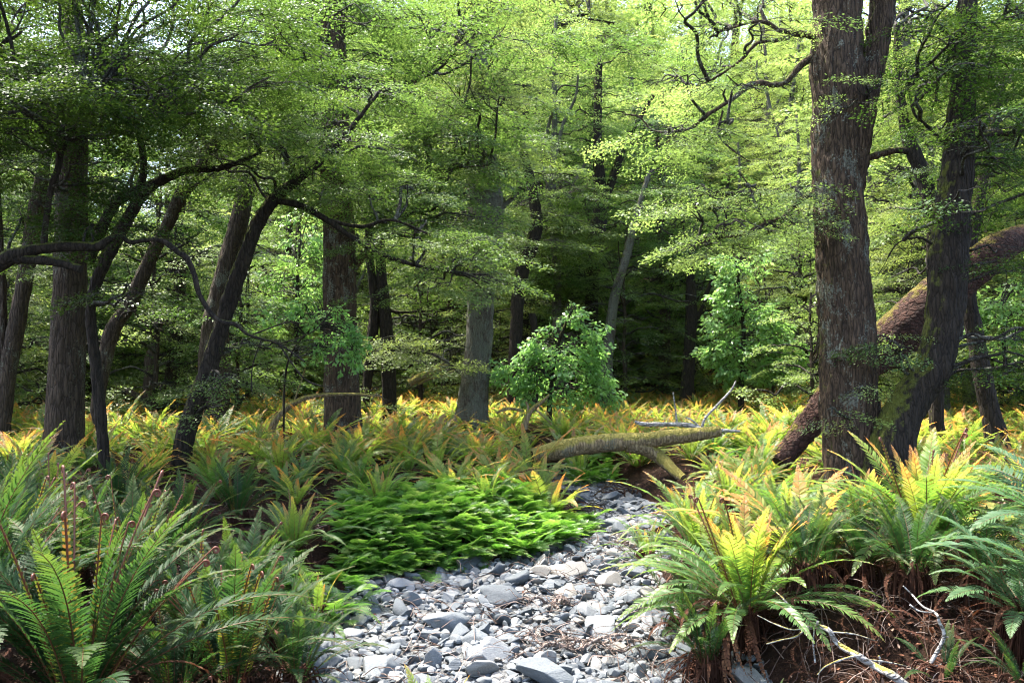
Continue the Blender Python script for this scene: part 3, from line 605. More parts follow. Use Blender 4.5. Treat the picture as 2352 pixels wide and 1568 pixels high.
px_tree('beech_tree', 'thin gnarled trunk in the gap between the great tree and the mossy curved one',
        [(2150, 900, 32), (2148, 700, 32), (2142, 520, 34), (2126, 420, 34), (2096, 345, 32), (2080, 300, 26), (2066, 200, 22), (2060, 60, 16)], 13,
        branches=[[(2100, 350, 18), (2062, 345, 16), (2020, 354, 13), (1980, 368, 9)]], pads=[(2010, -50, 2200, 280, 12.5, 15, 16, .5, .8), (2010, 450, 2130, 700, 12.5, 16, 8, .35, .55)], seed=23, hi=False, dens=22, lmat=M_leaf_light)

# ------------------------------------------------------------------ fallen wood
def fallen(name, label, cat, pieces, d, m, sides=24, bark=.008, lump=.1, group=None, parts=None, step=.04):
    chs = []
    for i, b in enumerate(pieces): chs.append(trunk_from_px(b, d, step, sides if i == 0 else max(7, sides // 2), bark, 0, 4. + i, ground_it=False, lump=lump))
    base = chs[0][0][0].copy(); root = empty(name, base, label, cat, group)
    for i, c in enumerate(chs): link(('trunk' if cat == 'log' else 'limb') if i == 0 else 'twig' if parts is None else parts, make_mesh('wood', shift(c[2], base), [m]), root)
    return root
fallen('fallen_log', 'mossy yellow log bridging the far bend of the stream bed', 'log',
       [[(1225, 1046, 32), (1270, 1036, 42), (1330, 1024, 44), (1400, 1016, 42), (1470, 1012, 38), (1540, 1004, 36), (1600, 997, 32), (1655, 990, 26)], [(1440, 1020, 40), (1480, 1030, 34), (1515, 1050, 32), (1545, 1078, 28, -.3), (1570, 1100, 24, -.5)]], 11.8, M_log_moss, parts='branch')
fallen('fallen_log', 'rotting red log leaning up behind the great beech and through the mossy fork', 'log',
       [[(1790, 1062, 46, -.1), (1850, 985, 60), (1920, 895, 72), (2000, 815, 84), (2060, 760, 96), (2130, 700, 100), (2210, 635, 92), (2290, 575, 78), (2352, 540, 56, .4)], [(2000, 850, 44, -.1), (2060, 815, 40, 0), (2130, 750, 50, .1), (2180, 680, 40, .3)]], 10.6, M_log_red, 32, .016, .09, parts='branch')
fallen('dead_branch', 'bleached forked branch lying on the ferns above the mossy log', 'branch',
       [[(1458, 968, 6), (1480, 974, 10), (1530, 974, 10), (1580, 976, 12), (1610, 986, 13), (1650, 988, 10), (1700, 990, 6)], [(1612, 984, 8), (1620, 960, 6), (1648, 930, 6), (1680, 895, 5), (1690, 875, 3)], [(1555, 972, 5), (1550, 930, 4), (1546, 900, 3)], [(1610, 984, 6), (1590, 965, 4), (1575, 958, 3)]], 12.2, M_white, 8, .0, .1)
fallen('dead_limb', 'arched brown limb with a pale tip in front of the furrowed straight trunk', 'branch',
       [[(622, 990, 18), (632, 965, 17), (655, 940, 15), (690, 918, 13), (730, 908, 10), (790, 905, 8), (830, 906, 7), (872, 910, 3)], [(650, 945, 6), (652, 890, 4), (660, 830, 3)], [(672, 930, 5), (690, 880, 4), (705, 835, 3)], [(835, 906, 4), (840, 896, 3), (842, 890, 2)]], 13, M_log_moss, 10, .003, .12)
fallen('mossy_branch', 'short mossy forked stub with a pale arm poking from the ferns', 'branch',
       [[(1205, 985, 15), (1210, 960, 15), (1222, 940, 12), (1245, 922, 9), (1262, 906, 5)], [(1140, 948, 6), (1165, 938, 8), (1200, 942, 7)], [(1214, 950, 7), (1212, 932, 6), (1208, 922, 5)], [(1225, 936, 4), (1250, 958, 3), (1268, 975, 2)]], 14, M_log_moss, 10, .002, .12)
fallen('fallen_log', 'yellow mossy log sloping beyond the clearing, half sunk in ferns', 'log',
       [[(940, 880, 18), (965, 866, 18), (1000, 850, 16), (1026, 835, 14)], [(960, 882, 6), (990, 868, 9), (1020, 862, 10), (1046, 848, 5)], [(950, 870, 8), (945, 858, 6)]], 24, M_log_moss, 12, .004, parts='branch')
fallen('fallen_log', 'weathered brown log slanting down beside the broken pale snag', 'log', [[(262, 878, 9), (290, 896, 13), (330, 916, 15), (360, 930, 14)]], 20, M_snag, 12, .006)
fallen('fallen_log', 'sunlit mossy log lying at the foot of the thick straight dark trunk', 'log', [[(-60, 1056, 22), (10, 1058, 26), (70, 1056, 24), (120, 1060, 18)]], 12, M_log_moss, 12, .004)
fallen('dead_snag', 'broken pale snag with a splintered pointed top', 'tree stump',
       [[(343, 945, 28), (343, 900, 27), (346, 850, 28), (353, 800, 24), (362, 760, 18), (372, 732, 9), (379, 712, 2)], [(340, 880, 14), (336, 830, 12), (342, 800, 5)]], 20, M_snag, 20, .018, .12, parts='splinter')
fallen('dead_snag', 'bleached stub among the far ferns behind the arched limb', 'tree stump', [[(612, 900, 14), (613, 870, 14), (618, 840, 12), (622, 810, 6)], [(660, 862, 7), (668, 825, 6), (674, 785, 4)]], 26, M_snag, 10, .01, parts='splinter')
fallen('dead_snag', 'grey trunk stub seen beyond the shaded trunks by the picture border', 'tree stump', [[(56, 925, 18), (58, 880, 17), (60, 830, 14)]], 24, M_snag, 10, .01)
# white branches on the near bank
fallen('dead_branch', 'white lichen spotted dead branch with yellow moss on the reddish bank', 'branch',
       [[(1775, 1352, 3, .3), (1800, 1375, 5, .25), (1822, 1405, 7, .2), (1848, 1438, 9, .1), (1880, 1438, 11, .1), (1905, 1448, 12), (1925, 1478, 13), (1970, 1505, 15, -.1), (2010, 1530, 17, -.1), (2050, 1550, 20, -.2), (2100, 1590, 22, -.2)],
        [(1830, 1410, 5, .2), (1805, 1400, 3, .25), (1780, 1385, 2, .3)], [(1852, 1440, 5, .1), (1820, 1445, 4, .1), (1775, 1430, 3, .15), (1740, 1412, 2, .2)], [(1850, 1441, 5, .1), (1830, 1460, 5, .1), (1790, 1470, 3, .1), (1760, 1478, 2, .1)],
        [(1965, 1505, 6, -.1), (1930, 1515, 5, -.1), (1895, 1530, 4, -.1), (1878, 1548, 3, -.1)], [(1876, 1438, 5, .1), (1878, 1426, 5, .05)], [(1990, 1515, 6, -.1), (2040, 1520, 5, 0), (2100, 1535, 4, .1), (2160, 1560, 4, .2)], [(2020, 1532, 6), (2022, 1515, 6), (2018, 1505, 5)],
        [(1870, 1445, 4, .1), (1868, 1480, 4, .1), (1872, 1520, 3, .1)], [(1905, 1450, 4), (1960, 1455, 3), (2010, 1470, 2)]], 4.05, M_white_moss, 12, .0015, .16, step=.012)
fallen('dead_branch', 'thin white forked branch rising from the reddish bank under the drooping bluish fern', 'branch',
       [[(2125, 1580, 9), (2130, 1540, 9), (2150, 1500, 10), (2165, 1472, 9), (2168, 1450, 9), (2158, 1430, 8), (2150, 1408, 7), (2120, 1392, 5, .1), (2095, 1365, 4, .2), (2075, 1345, 2, .2)], [(2140, 1406, 4), (2110, 1402, 3), (2090, 1388, 2)], [(2166, 1460, 4), (2178, 1462, 3)], [(2133, 1535, 4), (2180, 1520, 3), (2210, 1530, 2)]], 4.0, M_white, 10, .001, .14, step=.012)
def tangle(name, label, cx, cy_, d, w_, n, m, seed, up=.12):
    r = np.random.default_rng(seed); c = P(cx, cy_, d); c[2] = gz(c[0], d) + .08; root = empty(name, c, label, 'roots'); main = []
    for k in range(5):
        a = r.uniform(0, 6.28); e = c + np.array([math.cos(a) * w_, math.sin(a) * w_ * .7, r.uniform(-.05, up * .4)]); q = wiggle(c + r.normal(0, .05, 3) * [1, 1, .3], e, 7, .22, r, up); main.append(q)
        link('root', make_mesh('root', shift(tube(q, np.linspace(.011, .004, len(q)), 7, 0, lump=.15), c), [m]), root)
    ch = []; S = np.vstack(main)
    for k in range(n):
        s = S[r.integers(len(S))]; a = r.uniform(0, 6.28); L = w_ * r.uniform(.2, .55); e = s + np.array([math.cos(a) * L, math.sin(a) * L, r.uniform(-.08, .05)]); q = wiggle(s, e, 5, .2, r, .1)
        ch += tube(q, np.linspace(.0035, .0012, len(q)), 3, 0, cap=False)
    o = link('root', make_mesh('rootlets', shift(ch, c), [m]), root); o.name = 'root_fibre'; return root
M_root = bark_mat('bleached_root', (.14, .095, .078), (.32, .25, .21), 0, 0)
tangle('root_tangle', 'pale root tangle washed up on the stones', 1330, 1475, 5.0, .42, 90, M_root, 31)
tangle('twig_heap', 'pale twig heap against the upright slab stones below the ferns', 1275, 1395, 5.8, .26, 40, M_root, 32)
tangle('twig_heap', 'brown twig heap where the bed narrows beside the bright green patch', 1345, 1168, 9.6, .42, 110, M_twig, 33)
tangle('twig_heap', 'dark brush heap under the prong of the mossy log', 1440, 1095, 11.4, .5, 110, M_log_red, 34, .3)

# ------------------------------------------------------------------ ferns
def frond(r, L=.9, elev=80, bend=60, npair=34, W=.11, style='near', new=0.0, side=0.1, twist=0.0, umax=1.0, power=1.6):
    n = 26 if style != 'far' else 9
    t = np.linspace(0, 1, n); ph = np.radians(elev) - np.radians(bend) * t ** power
    dx = np.cos(ph) * L / (n - 1); dz = np.sin(ph) * L / (n - 1)
    lat = side * r.normal() * L * t ** 2
    Pp = np.stack([np.concatenate([[0], np.cumsum((dx[1:] + dx[:-1]) / 2)]), lat, np.concatenate([[0], np.cumsum((dz[1:] + dz[:-1]) / 2)])], -1)
    T = np.gradient(Pp, axis=0); T /= np.linalg.norm(T, axis=1)[:, None]; B = np.cross(T, [0, 0, 1.0]); bn = np.linalg.norm(B, axis=1)[:, None]; B = np.where(bn > .05, B / (bn + 1e-9), [[0, -1, 0]])
    B = -B; B[:, 0] *= .5; B /= np.linalg.norm(B, axis=1)[:, None]; Nn = np.cross(T, B)
    out = []
    rr = np.linspace(.0052 * L, .0012 * L, n) * (1.0 if style != 'far' else 1.3)
    D = np.zeros((n * 3, 3)); D[:, 2] = 1
    th = np.array([0, 2.1, 4.2]); dirs = Nn[:, None] * np.cos(th)[None, :, None] + B[:, None] * np.sin(th)[None, :, None]
    V = (Pp[:, None] + dirs * rr[:, None, None]).reshape(-1, 3); i = np.arange(n - 1)[:, None] * 3; j = np.arange(3)[None]; j2 = (j + 1) % 3
    out.append(chunk(V, np.stack([i + j, i + j2, i + 3 + j2, i + 3 + j], -1).reshape(-1, 4), D, 0))
    tp = np.linspace(.09, .99, npair); prof = np.clip((tp / .45), .12, 1) ** .8 * np.clip((1 - tp) / .42, 0, 1) ** .75; prof = np.maximum(prof, .05)
    Tt = np.repeat(tp, 2) + r.normal(0, .003, npair * 2); Tt = np.clip(Tt, 0, 1); sd = np.tile([-1, 1], npair); pr = np.repeat(prof, 2) * r.uniform(.88, 1.08, npair * 2)
    ip = lambda A: np.stack([np.interp(Tt, t, A[:, k]) for k in range(3)], -1)
    p0, tT, bB, nN = ip(Pp), ip(T), ip(B), ip(Nn)
    al = np.radians(78 - 38 * Tt + r.normal(0, 3, len(Tt))); fold = .26 + r.normal(0, .06, len(Tt))
    d = bB * (sd * np.sin(al))[:, None] + tT * np.cos(al)[:, None] + nN * fold[:, None] * 1.0; d /= np.linalg.norm(d, axis=1)[:, None]
    wdir = np.cross(nN, d); wdir = tT - d * np.sum(tT * d, 1)[:, None]; wdir /= np.linalg.norm(wdir, axis=1)[:, None]
    wdir += nN * r.normal(0, .25, (len(Tt), 1)); l = W * pr * L / .9; sp = L * .9 / npair * (.47 if style == 'lobed' else .62 if style == 'far' else .42)
    cu = umax * (.18 + .80 * Tt ** 1.4) if new == 0 else np.full(len(Tt), .7)
    rv = r.random(len(Tt)) * .5 + .25
    if style == 'lace':
        m = 7; sj = np.repeat(np.linspace(.08, .96, m), 2); ss_ = np.tile([-1, 1], m); ll = (l[:, None] * (.34 - .27 * sj)[None])
        pp = p0[:, None] + d[:, None] * (l[:, None] * sj)[..., None] - nN[:, None] * ((l * .25)[:, None] * sj ** 2)[..., None]
        dd = d[:, None] * .6 + wdir[:, None] * (ss_[None, :, None] * .8); wn = d[:, None] * .8 - wdir[:, None] * (ss_[None, :, None] * .6)
        hw_ = (l * .055)[:, None, None]
        q = np.stack([pp - wn * hw_ * .6, pp + dd * ll[..., None] * .5 - wn * hw_, pp + dd * ll[..., None], pp + dd * ll[..., None] * .5 + wn * hw_, pp + wn * hw_ * .6], 2)
        D = np.zeros(q.shape[:3] + (3,)); D[..., 0] = cu[:, None, None]; D[..., 1] = rv[:, None, None]; n5 = q.shape[0] * q.shape[1]
        out.append(chunk(q.reshape(-1, 3), np.arange(n5 * 5).reshape(-1, 5), D.reshape(-1, 3), 0)); return out
    if style == 'far':
        q = np.stack([p0, p0 + d * l[:, None] * .45 - wdir * sp, p0 + d * l[:, None] - nN * (l * .2)[:, None], p0 + d * l[:, None] * .45 + wdir * sp], 1)
        D = np.zeros((len(Tt), 4, 3)); D[..., 0] = cu[:, None]; D[:, 2, 0] = np.minimum(1, cu + .15); D[..., 1] = rv[:, None]
        out.append(chunk(q, np.arange(len(Tt) * 4).reshape(-1, 4), D.reshape(-1, 3), 0)); return out
    m = 4 if style == 'mid' else (7 if style == 'near' else 13)
    s = np.linspace(0, 1, m); wp = np.sin(np.clip(s * .82 + .18, 0, 1) * math.pi) ** .55
    if style == 'near': wp = wp * np.where(np.arange(m) % 2 == 0, 1.0, .78)
    if style == 'lobed': wp = wp * np.where(np.arange(m) % 2 == 0, .42, 1.1)
    wp[-1] = .04
    cpos = p0[:, None] + d[:, None] * (l[:, None] * s[None])[..., None] - nN[:, None] * ((l * .24)[:, None] * s[None] ** 2)[..., None] + tT[:, None] * ((l * .12)[:, None] * s[None] ** 2)[..., None]
    a = cpos - wdir[:, None] * (sp * wp)[None, :, None]; b = cpos + wdir[:, None] * (sp * wp)[None, :, None]
    V = np.stack([a, b], 2).reshape(len(Tt), m * 2, 3); k = np.arange(m - 1) * 2
    Q = np.stack([k, k + 1, k + 3, k + 2], -1)[None] + (np.arange(len(Tt)) * m * 2)[:, None, None]
    D = np.zeros((len(Tt), m * 2, 3)); D[..., 0] = cu[:, None] + np.repeat(s, 2)[None] * .1; D[..., 1] = rv[:, None]
    out.append(chunk(V, Q.reshape(-1, 4), D.reshape(-1, 3), 0)); return out
def fiddlehead(r, L=.8, bend=14):
    n = 22; t = np.linspace(0, 1, n); ph = np.radians(86) - np.radians(bend) * t
    Pp = np.stack([np.cumsum(np.cos(ph)) * L / n, r.normal() * .04 * t ** 2, np.cumsum(np.sin(ph)) * L / n], -1)
    rc = .017 * (L + .2); a = np.linspace(0, 3.4 * math.pi, 26); cr = rc * np.exp(-a * .13); e = Pp[-1]
    T = Pp[-1] - Pp[-2]; T /= np.linalg.norm(T); X = np.cross([0, 1.0, 0], T); c = e + X * rc
    coil = np.array([c + (-X * math.cos(q) + T * math.sin(q)) * k_ for q, k_ in zip(a[1:], cr[1:])]); full = np.vstack([Pp, coil])
    R = np.concatenate([np.linspace(.0058, .0045, n), np.linspace(.0065, .003, 25)]); out = tube(full, R, 6, 0, (0, .5, 1))
    m = 26; tp = np.linspace(.15, .97, m); Tt = np.repeat(tp, 2); sd = np.tile([-1, 1], m); p0 = np.stack([np.interp(Tt, t, Pp[:, k]) for k in range(3)], -1)
    l = (.066 - .056 * ((Tt - .15) / .85)) * r.uniform(.8, 1.1, len(Tt)); d = np.stack([.15 + 0 * sd, sd * 1.0, .35 + 0 * sd], -1); d /= np.linalg.norm(d, axis=1)[:, None]
    wd = np.array([0, 0, 1.0]); s = .011
    q = np.stack([p0 - wd * s * .6, p0 + d * l[:, None] * .8 - wd * s * .7, p0 + d * l[:, None] + wd * .003, p0 + d * l[:, None] * .7 + wd * s * .8, p0 + wd * s * .6], 1)
    D = np.zeros((len(Tt), 5, 3)); D[..., 0] = (.35 + .5 * Tt)[:, None]; D[..., 1] = r.random(len(Tt))[:, None]
    out.append(chunk(q, np.arange(len(Tt) * 5).reshape(-1, 5), D.reshape(-1, 3), 0)); return out
rf = np.random.default_rng(77)
FR = {
    'yellow': [make_mesh('frond', frond(rf, 1, e, b, 52, .095, 'near', umax=u), [M_fern_yellow]) for e, b, u in ((84, 18, 1.0), (80, 26, 1.0), (76, 38, .95), (70, 52, .85), (60, 62, .8), (50, 66, .7), (78, 30, 1.05), (66, 46, .9), (40, 66, .6), (84, 30, 1.1), (34, 60, .55), (22, 55, .5), (48, 80, .6))],
    'olive': [make_mesh('frond', frond(rf, 1, e, b, 54, .09, 'near', umax=.75), [M_fern_olive]) for e, b in ((58, 62), (46, 66), (36, 64), (28, 70), (62, 74), (18, 60), (50, 84))],
    'green': [make_mesh('frond', frond(rf, 1, e, b, 62, .088, 'lobed'), [M_fern_green]) for e, b in ((82, 26), (78, 36), (72, 50), (66, 60), (56, 66), (46, 66), (76, 30), (68, 72), (36, 60))],
    'blue': [make_mesh('frond', frond(rf, 1, e, b, 44, .13, 'lobed'), [M_fern_blue]) for e, b in ((60, 60), (50, 66), (42, 72), (34, 70), (66, 80), (25, 60))],
    'dead': [make_mesh('dead_frond', frond(rf, 1, e, b, 34, .045, 'mid', side=.2), [M_fern_dead]) for e, b in ((30, 110), (10, 95), (40, 130), (0, 80), (20, 120))],
    'new': [make_mesh('fiddlehead', fiddlehead(rf, L, b), [M_fern_new]) for L, b in ((1, 10), (1, 22), (1, 4), (1, 30))],
}
NF = {'yellow': 13, 'green': 9, 'blue': 6}
def root_crown(r):
    V, F = ico[3]; V = V.copy() * (1 + .6 * fbm(V * 4 + r.uniform(0, 9), 3))[:, None] * [.06, .06, .12]; ch = [chunk(V, F, (0, .05, .6))]
    for _ in range(110):
        a = r.uniform(0, 6.28); h = r.uniform(-.02, .12); o_ = r.uniform(.06, .13); q = np.array([[.03 * math.cos(a), .03 * math.sin(a), h], [o_ * .8 * math.cos(a), o_ * .8 * math.sin(a), h + .01], [o_ * math.cos(a), o_ * math.sin(a), h - .1], [o_ * 1.15 * math.cos(a + .1), o_ * 1.15 * math.sin(a + .1), h - r.uniform(.16, .34)]])
        ch += tube(catmull(q, 3), np.linspace(.005, .002, 10), 3, 0, (0, r.random(), r.uniform(0, 1)), cap=False)
    return make_mesh('root_crown', ch, [M_fern_dead])
RC = [root_crown(rf) for _ in range(3)]
def big_fern(px, py, d, L, kind, label, nfr=26, nnew=0, ndead=0, lift=0.0, lean=(0, 0), inner=.35, newL=.9, az=None, up=1.0, cat='fern'):
    x = P(px, 0, d)[0]; base = (x, d, gz(x, d) + lift); root = empty('fern', base, label, cat, 'ferns on the banks of the stream')
    o = link('root_crown', RC[rf.integers(3)], root); o.scale = (1.1, 1.1, 1 + lift * 3); o.location = (0, 0, -lift * .5)
    ga = rf.uniform(0, 6.28)
    for i in range(nfr):
        f = (i + .5) / nfr; k = min(NF[kind] - 1, int(f * NF[kind] * .999)); me = FR[kind][k] if rf.random() < .7 else FR[kind][rf.integers(NF[kind])]
        if kind == 'yellow': me = FR[kind][[0, 9, 1, 6, 2, 7, 3, 4, 5, 8, 12, 10, 11][min(12, int(f * 13))]]
        if kind == 'yellow' and f > .42: me = FR['olive'][rf.integers(7)]
        a = ga + i * 2.39996 + rf.normal(0, .15)
        if az is not None: a = rf.uniform(*az)
        o = link('frond', me, root); s = L * ((.60 + .48 * min(1, f / .5)) if kind == 'yellow' else (.78 + .27 * math.sin(math.pi * min(1, f + .15)))) * rf.uniform(.85, 1.1)
        o.scale = (s, s * rf.uniform(.9, 1.1), s); o.rotation_euler = (rf.normal(0, .06) + lean[0], rf.normal(0, .07) + lean[1], a); o.location = (.04 * math.cos(a), .04 * math.sin(a), .05 + rf.uniform(-.03, .04))
    for i in range(nnew):
        o = link('fiddlehead', FR['new'][rf.integers(4)], root); s = L * newL * rf.uniform(.75, 1.15); a = rf.uniform(0, 6.28); o.scale = (s,) * 3; o.rotation_euler = (rf.normal(0, .1), rf.normal(.12, .14), a); o.location = (.05 * math.cos(a), .05 * math.sin(a), .04)
    for i in range(ndead):
        o = link('dead_frond', FR['dead'][rf.integers(5)], root); s = L * rf.uniform(.5, .85); a = rf.uniform(0, 6.28) if az is None else rf.uniform(-math.pi, 0); o.scale = (s,) * 3; o.rotation_euler = (rf.normal(0, .1), 0, a); o.location = (0, 0, .04)
    return root
FERN_XY = []
NEAR = [  # px, py(unused), d, L, kind, label, nfr, nnew, ndead, lift
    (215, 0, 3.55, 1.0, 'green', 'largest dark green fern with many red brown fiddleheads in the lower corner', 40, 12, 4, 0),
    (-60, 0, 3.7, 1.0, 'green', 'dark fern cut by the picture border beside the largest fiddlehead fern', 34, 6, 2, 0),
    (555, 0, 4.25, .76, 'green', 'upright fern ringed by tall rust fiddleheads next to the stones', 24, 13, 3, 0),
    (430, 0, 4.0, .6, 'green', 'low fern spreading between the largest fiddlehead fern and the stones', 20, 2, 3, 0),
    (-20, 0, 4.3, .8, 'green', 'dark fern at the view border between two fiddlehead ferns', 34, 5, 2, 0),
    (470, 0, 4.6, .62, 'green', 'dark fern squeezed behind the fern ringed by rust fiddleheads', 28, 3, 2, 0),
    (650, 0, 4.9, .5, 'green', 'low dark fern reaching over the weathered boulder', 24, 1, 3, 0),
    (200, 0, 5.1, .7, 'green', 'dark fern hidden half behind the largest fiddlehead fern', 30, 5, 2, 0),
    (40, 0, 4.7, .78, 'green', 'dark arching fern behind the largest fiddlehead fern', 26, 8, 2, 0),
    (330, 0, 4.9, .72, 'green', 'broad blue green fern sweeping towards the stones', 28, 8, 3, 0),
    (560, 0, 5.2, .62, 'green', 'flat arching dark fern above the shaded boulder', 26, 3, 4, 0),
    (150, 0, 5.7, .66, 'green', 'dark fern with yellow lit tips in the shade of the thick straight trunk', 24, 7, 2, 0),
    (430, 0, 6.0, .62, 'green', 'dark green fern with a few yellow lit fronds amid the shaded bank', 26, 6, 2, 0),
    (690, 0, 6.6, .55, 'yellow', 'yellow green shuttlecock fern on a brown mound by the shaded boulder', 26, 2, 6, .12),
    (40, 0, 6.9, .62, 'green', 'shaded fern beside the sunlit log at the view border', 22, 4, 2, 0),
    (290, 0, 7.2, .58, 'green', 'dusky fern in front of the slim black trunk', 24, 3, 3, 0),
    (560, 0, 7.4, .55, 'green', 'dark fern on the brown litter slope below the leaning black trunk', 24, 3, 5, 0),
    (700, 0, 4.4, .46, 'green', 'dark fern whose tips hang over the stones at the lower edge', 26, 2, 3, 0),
    (740, 0, 5.7, .45, 'yellow', 'small yellow fern leaning over the first pale stones', 14, 0, 2, 0),
    (1010, 0, 3.55, .42, 'yellow', 'little fern tips poking up at the lower picture border', 12, 0, 0, 0),
    (545, 0, 3.4, .45, 'yellow', 'low fern with one yellow crozier at the lower picture border', 14, 2, 1, 0),
    (880, 0, 8.0, .55, 'yellow', 'fern rising behind the bright green patch, nearest the shaded bank', 22, 2, 2, 0),
    (1120, 0, 8.6, .50, 'yellow', 'small fern with pointed tips directly above the bright green patch', 18, 1, 1, 0),
    (1330, 0, 13.0, .6, 'yellow', 'sunlit fern growing in the stream gap under the mossy log', 20, 0, 1, 0),
    # sunlit bank
    (1700, 0, 4.75, .74, 'yellow', 'main sunlit fern overhanging the stones with a rusty skirt', 62, 4, 24, .13),
    (2095, 0, 5.3, .84, 'yellow', 'widest yellow green fern on the reddish bank below the great tree', 66, 5, 20, .1),
    (1590, 0, 6.2, .58, 'yellow', 'bright silvery fern leaning across the narrow bend of the stream', 46, 6, 4, .0),
    (1790, 0, 6.6, .58, 'yellow', 'sunlit fern between the silvery leaning fern and the great tree', 36, 6, 2, .0),
    (1660, 0, 7.6, .46, 'yellow', 'pale sunlit fern on the bank top behind the silvery leaning one', 34, 5, 1, .05),
    (1960, 0, 7.0, .50, 'yellow', 'orange tipped fern at the near foot of the great tree', 36, 6, 1, .05),
    (2180, 0, 7.1, .52, 'yellow', 'tall fern in front of the mossy curved trunk foot', 36, 4, 1, .05),
    (2350, 0, 6.4, .66, 'yellow', 'orange tipped fern at the picture border above the bluish fronds', 38, 5, 2, .05),
    (2480, 0, 4.3, .85, 'blue', 'bluish fern reaching in over the reddish bank from outside the view', 30, 0, 3, .25),
    (2470, 0, 3.7, .75, 'blue', 'drooping bluish fern hanging down the lower corner of the bank', 24, 0, 3, .25),
    (1870, 0, 5.1, .50, 'green', 'dark drooping fern in the hollow between the two big sunlit ferns', 18, 0, 14, .05),
    (1560, 0, 5.3, .52, 'green', 'low shaded fern under the main sunlit fern at the stones', 16, 0, 9, .0),
    (1830, 0, 4.75, .46, 'green', 'dark drooping fern just above the bend of the white branch', 24, 0, 12, .12),
    (2070, 0, 4.65, .5, 'green', 'dark drooping fern between the two pale branches', 26, 0, 12, .14),
    (2320, 0, 4.0, .55, 'blue', 'bluish fern hanging over the end of the bank', 22, 0, 8, .2),
    (1610, 0, 4.5, .42, 'green', 'dim fern drooping to the stones under the main sunlit fern', 20, 0, 12, .08),
    (1960, 0, 4.95, .5, 'green', 'dark fern drooping over the reddish hollow behind the white branch', 22, 0, 10, .1),
    (2230, 0, 4.5, .5, 'green', 'dark fern beneath the bluish fronds on the bank', 20, 0, 10, .1),
    (1480, 0, 7.4, .42, 'yellow', 'low sunlit fern at the water line where the bed bends', 20, 1, 2, 0),
    (2130, 0, 3.95, .26, 'green', 'tiny bright fern sprouting beside the thin white branch', 10, 0, 0, 0),
    (1740, 0, 3.95, .2, 'green', 'tiny fern seedling at the stones below the main sunlit fern', 9, 0, 0, 0),
    (2330, 0, 3.6, .34, 'green', 'small bright fern at the foot of the bank corner', 12, 0, 0, 0),
]
for (px, py, d, L, kd, lab, a, b, c, lift) in NEAR:
    big_fern(px, py, d, L, kd, lab, a, b, c, lift, az=(-3.6, .5) if False else None)
    FERN_XY.append((P(px, 0, d)[0], d, L * .5))
# mid distance ferns: one mesh each, seven sorts
def fern_mesh(r, m, nfr, L, style, npair, W=.12, extra=0, hang=0.0):
    ch = []; up_ = r.uniform(66, 84); dn_ = r.uniform(36, 62)
    for i in range(nfr):
        f = (i + .5) / nfr; c = frond(r, L * r.uniform(.65, 1.12) * (.68 + .4 * min(1, f * 2)), up_ - dn_ * f ** 1.1, r.uniform(18, 40) + 46 * f, npair, W, style, umax=1.22 - .35 * f, side=.06)
        a = i * 2.39996 + r.normal(0, .15); R = rotm(np.array([a]), np.array([0.]), np.array([r.normal(0, .08)]))[0]
        ch += [(V @ R.T.astype(np.float32), F, np.column_stack([D[:, 0], np.clip(D[:, 1] + r.normal(0, .12), 0, 1), D[:, 2]]).astype(np.float32), mm) for V, F, D, mm in c]
    for i in range(0 if style == 'far' else 5):
        c = frond(r, L * r.uniform(.5, .85), r.uniform(0, 50), r.uniform(70, 120), 22, .06, style, side=.25); a = r.uniform(0, 6.28); R = rotm(np.array([a]), np.array([0.]), np.array([r.normal(0, .3)]))[0]
        ch += [(V @ R.T.astype(np.float32) + np.float32([0, 0, .05]), F, D, 1) for V, F, D, mm in c]
    return ch
rm = np.random.default_rng(15)
mid_ch = [fern_mesh(rm, None, [30, 22, 34, 16, 28, 24, 30][k], .84, 'mid', 34, .09) for k in range(7)]
mid_y = [make_mesh('fern', c, [M_fern_yellow, M_fern_dead]) for c in mid_ch[:4]] + [make_mesh('fern', c, [M_fern_olive, M_fern_dead]) for c in mid_ch[3:]]; mid_g = [make_mesh('fern', fern_mesh(rm, None, 26, .85, 'mid', 34, .10), [M_fern_green, M_fern_dead]) for _ in range(3)]
far_ch = [fern_mesh(rm, None, 17, .82, 'far', 20, .10) for _ in range(6)]
trunks_xy = [(v[0], v[1]) for v in TREE_AT.values()]
patch_c = lambda x, y: (-1.75 < x - 0 < 1.1) and (6.9 < y < 9.0) and y > 6.9 + .25 * max(0, x) and x < .1 + (y - 7.2) * .9
cands = []
rp = np.random.default_rng(91); occ = list(FERN_XY)
for _ in range(9000):
    y = 5.2 + 34 * rp.random() ** 1.15; x = rp.uniform(-.72, .72) * (y + 1.5)
    s = (.58 if y < 13 else .43) + .006 * y
    if y < 8.5 and x > -.2 and x < 6: s = .6
    if stream_dist(np.array([x]), np.array([y]))[0] < .22 and y < 16: continue
    if patch_c(x, y): continue
    if y < 11 and -1.2 < x < .3 and y < 6.9: continue
    if any((x - a) ** 2 + (y - b) ** 2 < .32 ** 2 for a, b in trunks_xy): continue
    pxx = 1176 + x / y / K
    if 9.6 < y < 12.3 and 1240 < pxx < 1640: continue
    if any(b - 2.0 < y < b + .1 and abs(pxx - (1176 + a / b / K)) < 42 for a, b in trunks_xy if b < 17): continue
    if 7.3 < y < 10 and 1860 < pxx < 2130: continue
    if 8.7 < y < 10.6 and 1740 < pxx < 1900: continue
    ok = True
    for (a, b, q) in occ:
        if abs(a - x) < 1 and (a - x) ** 2 + (b - y) ** 2 < (max(s, q * .9) * .98) ** 2: ok = False; break
    if ok: occ.append((x, y, s)); cands.append((x, y))
cands.sort(key=lambda c: c[1])
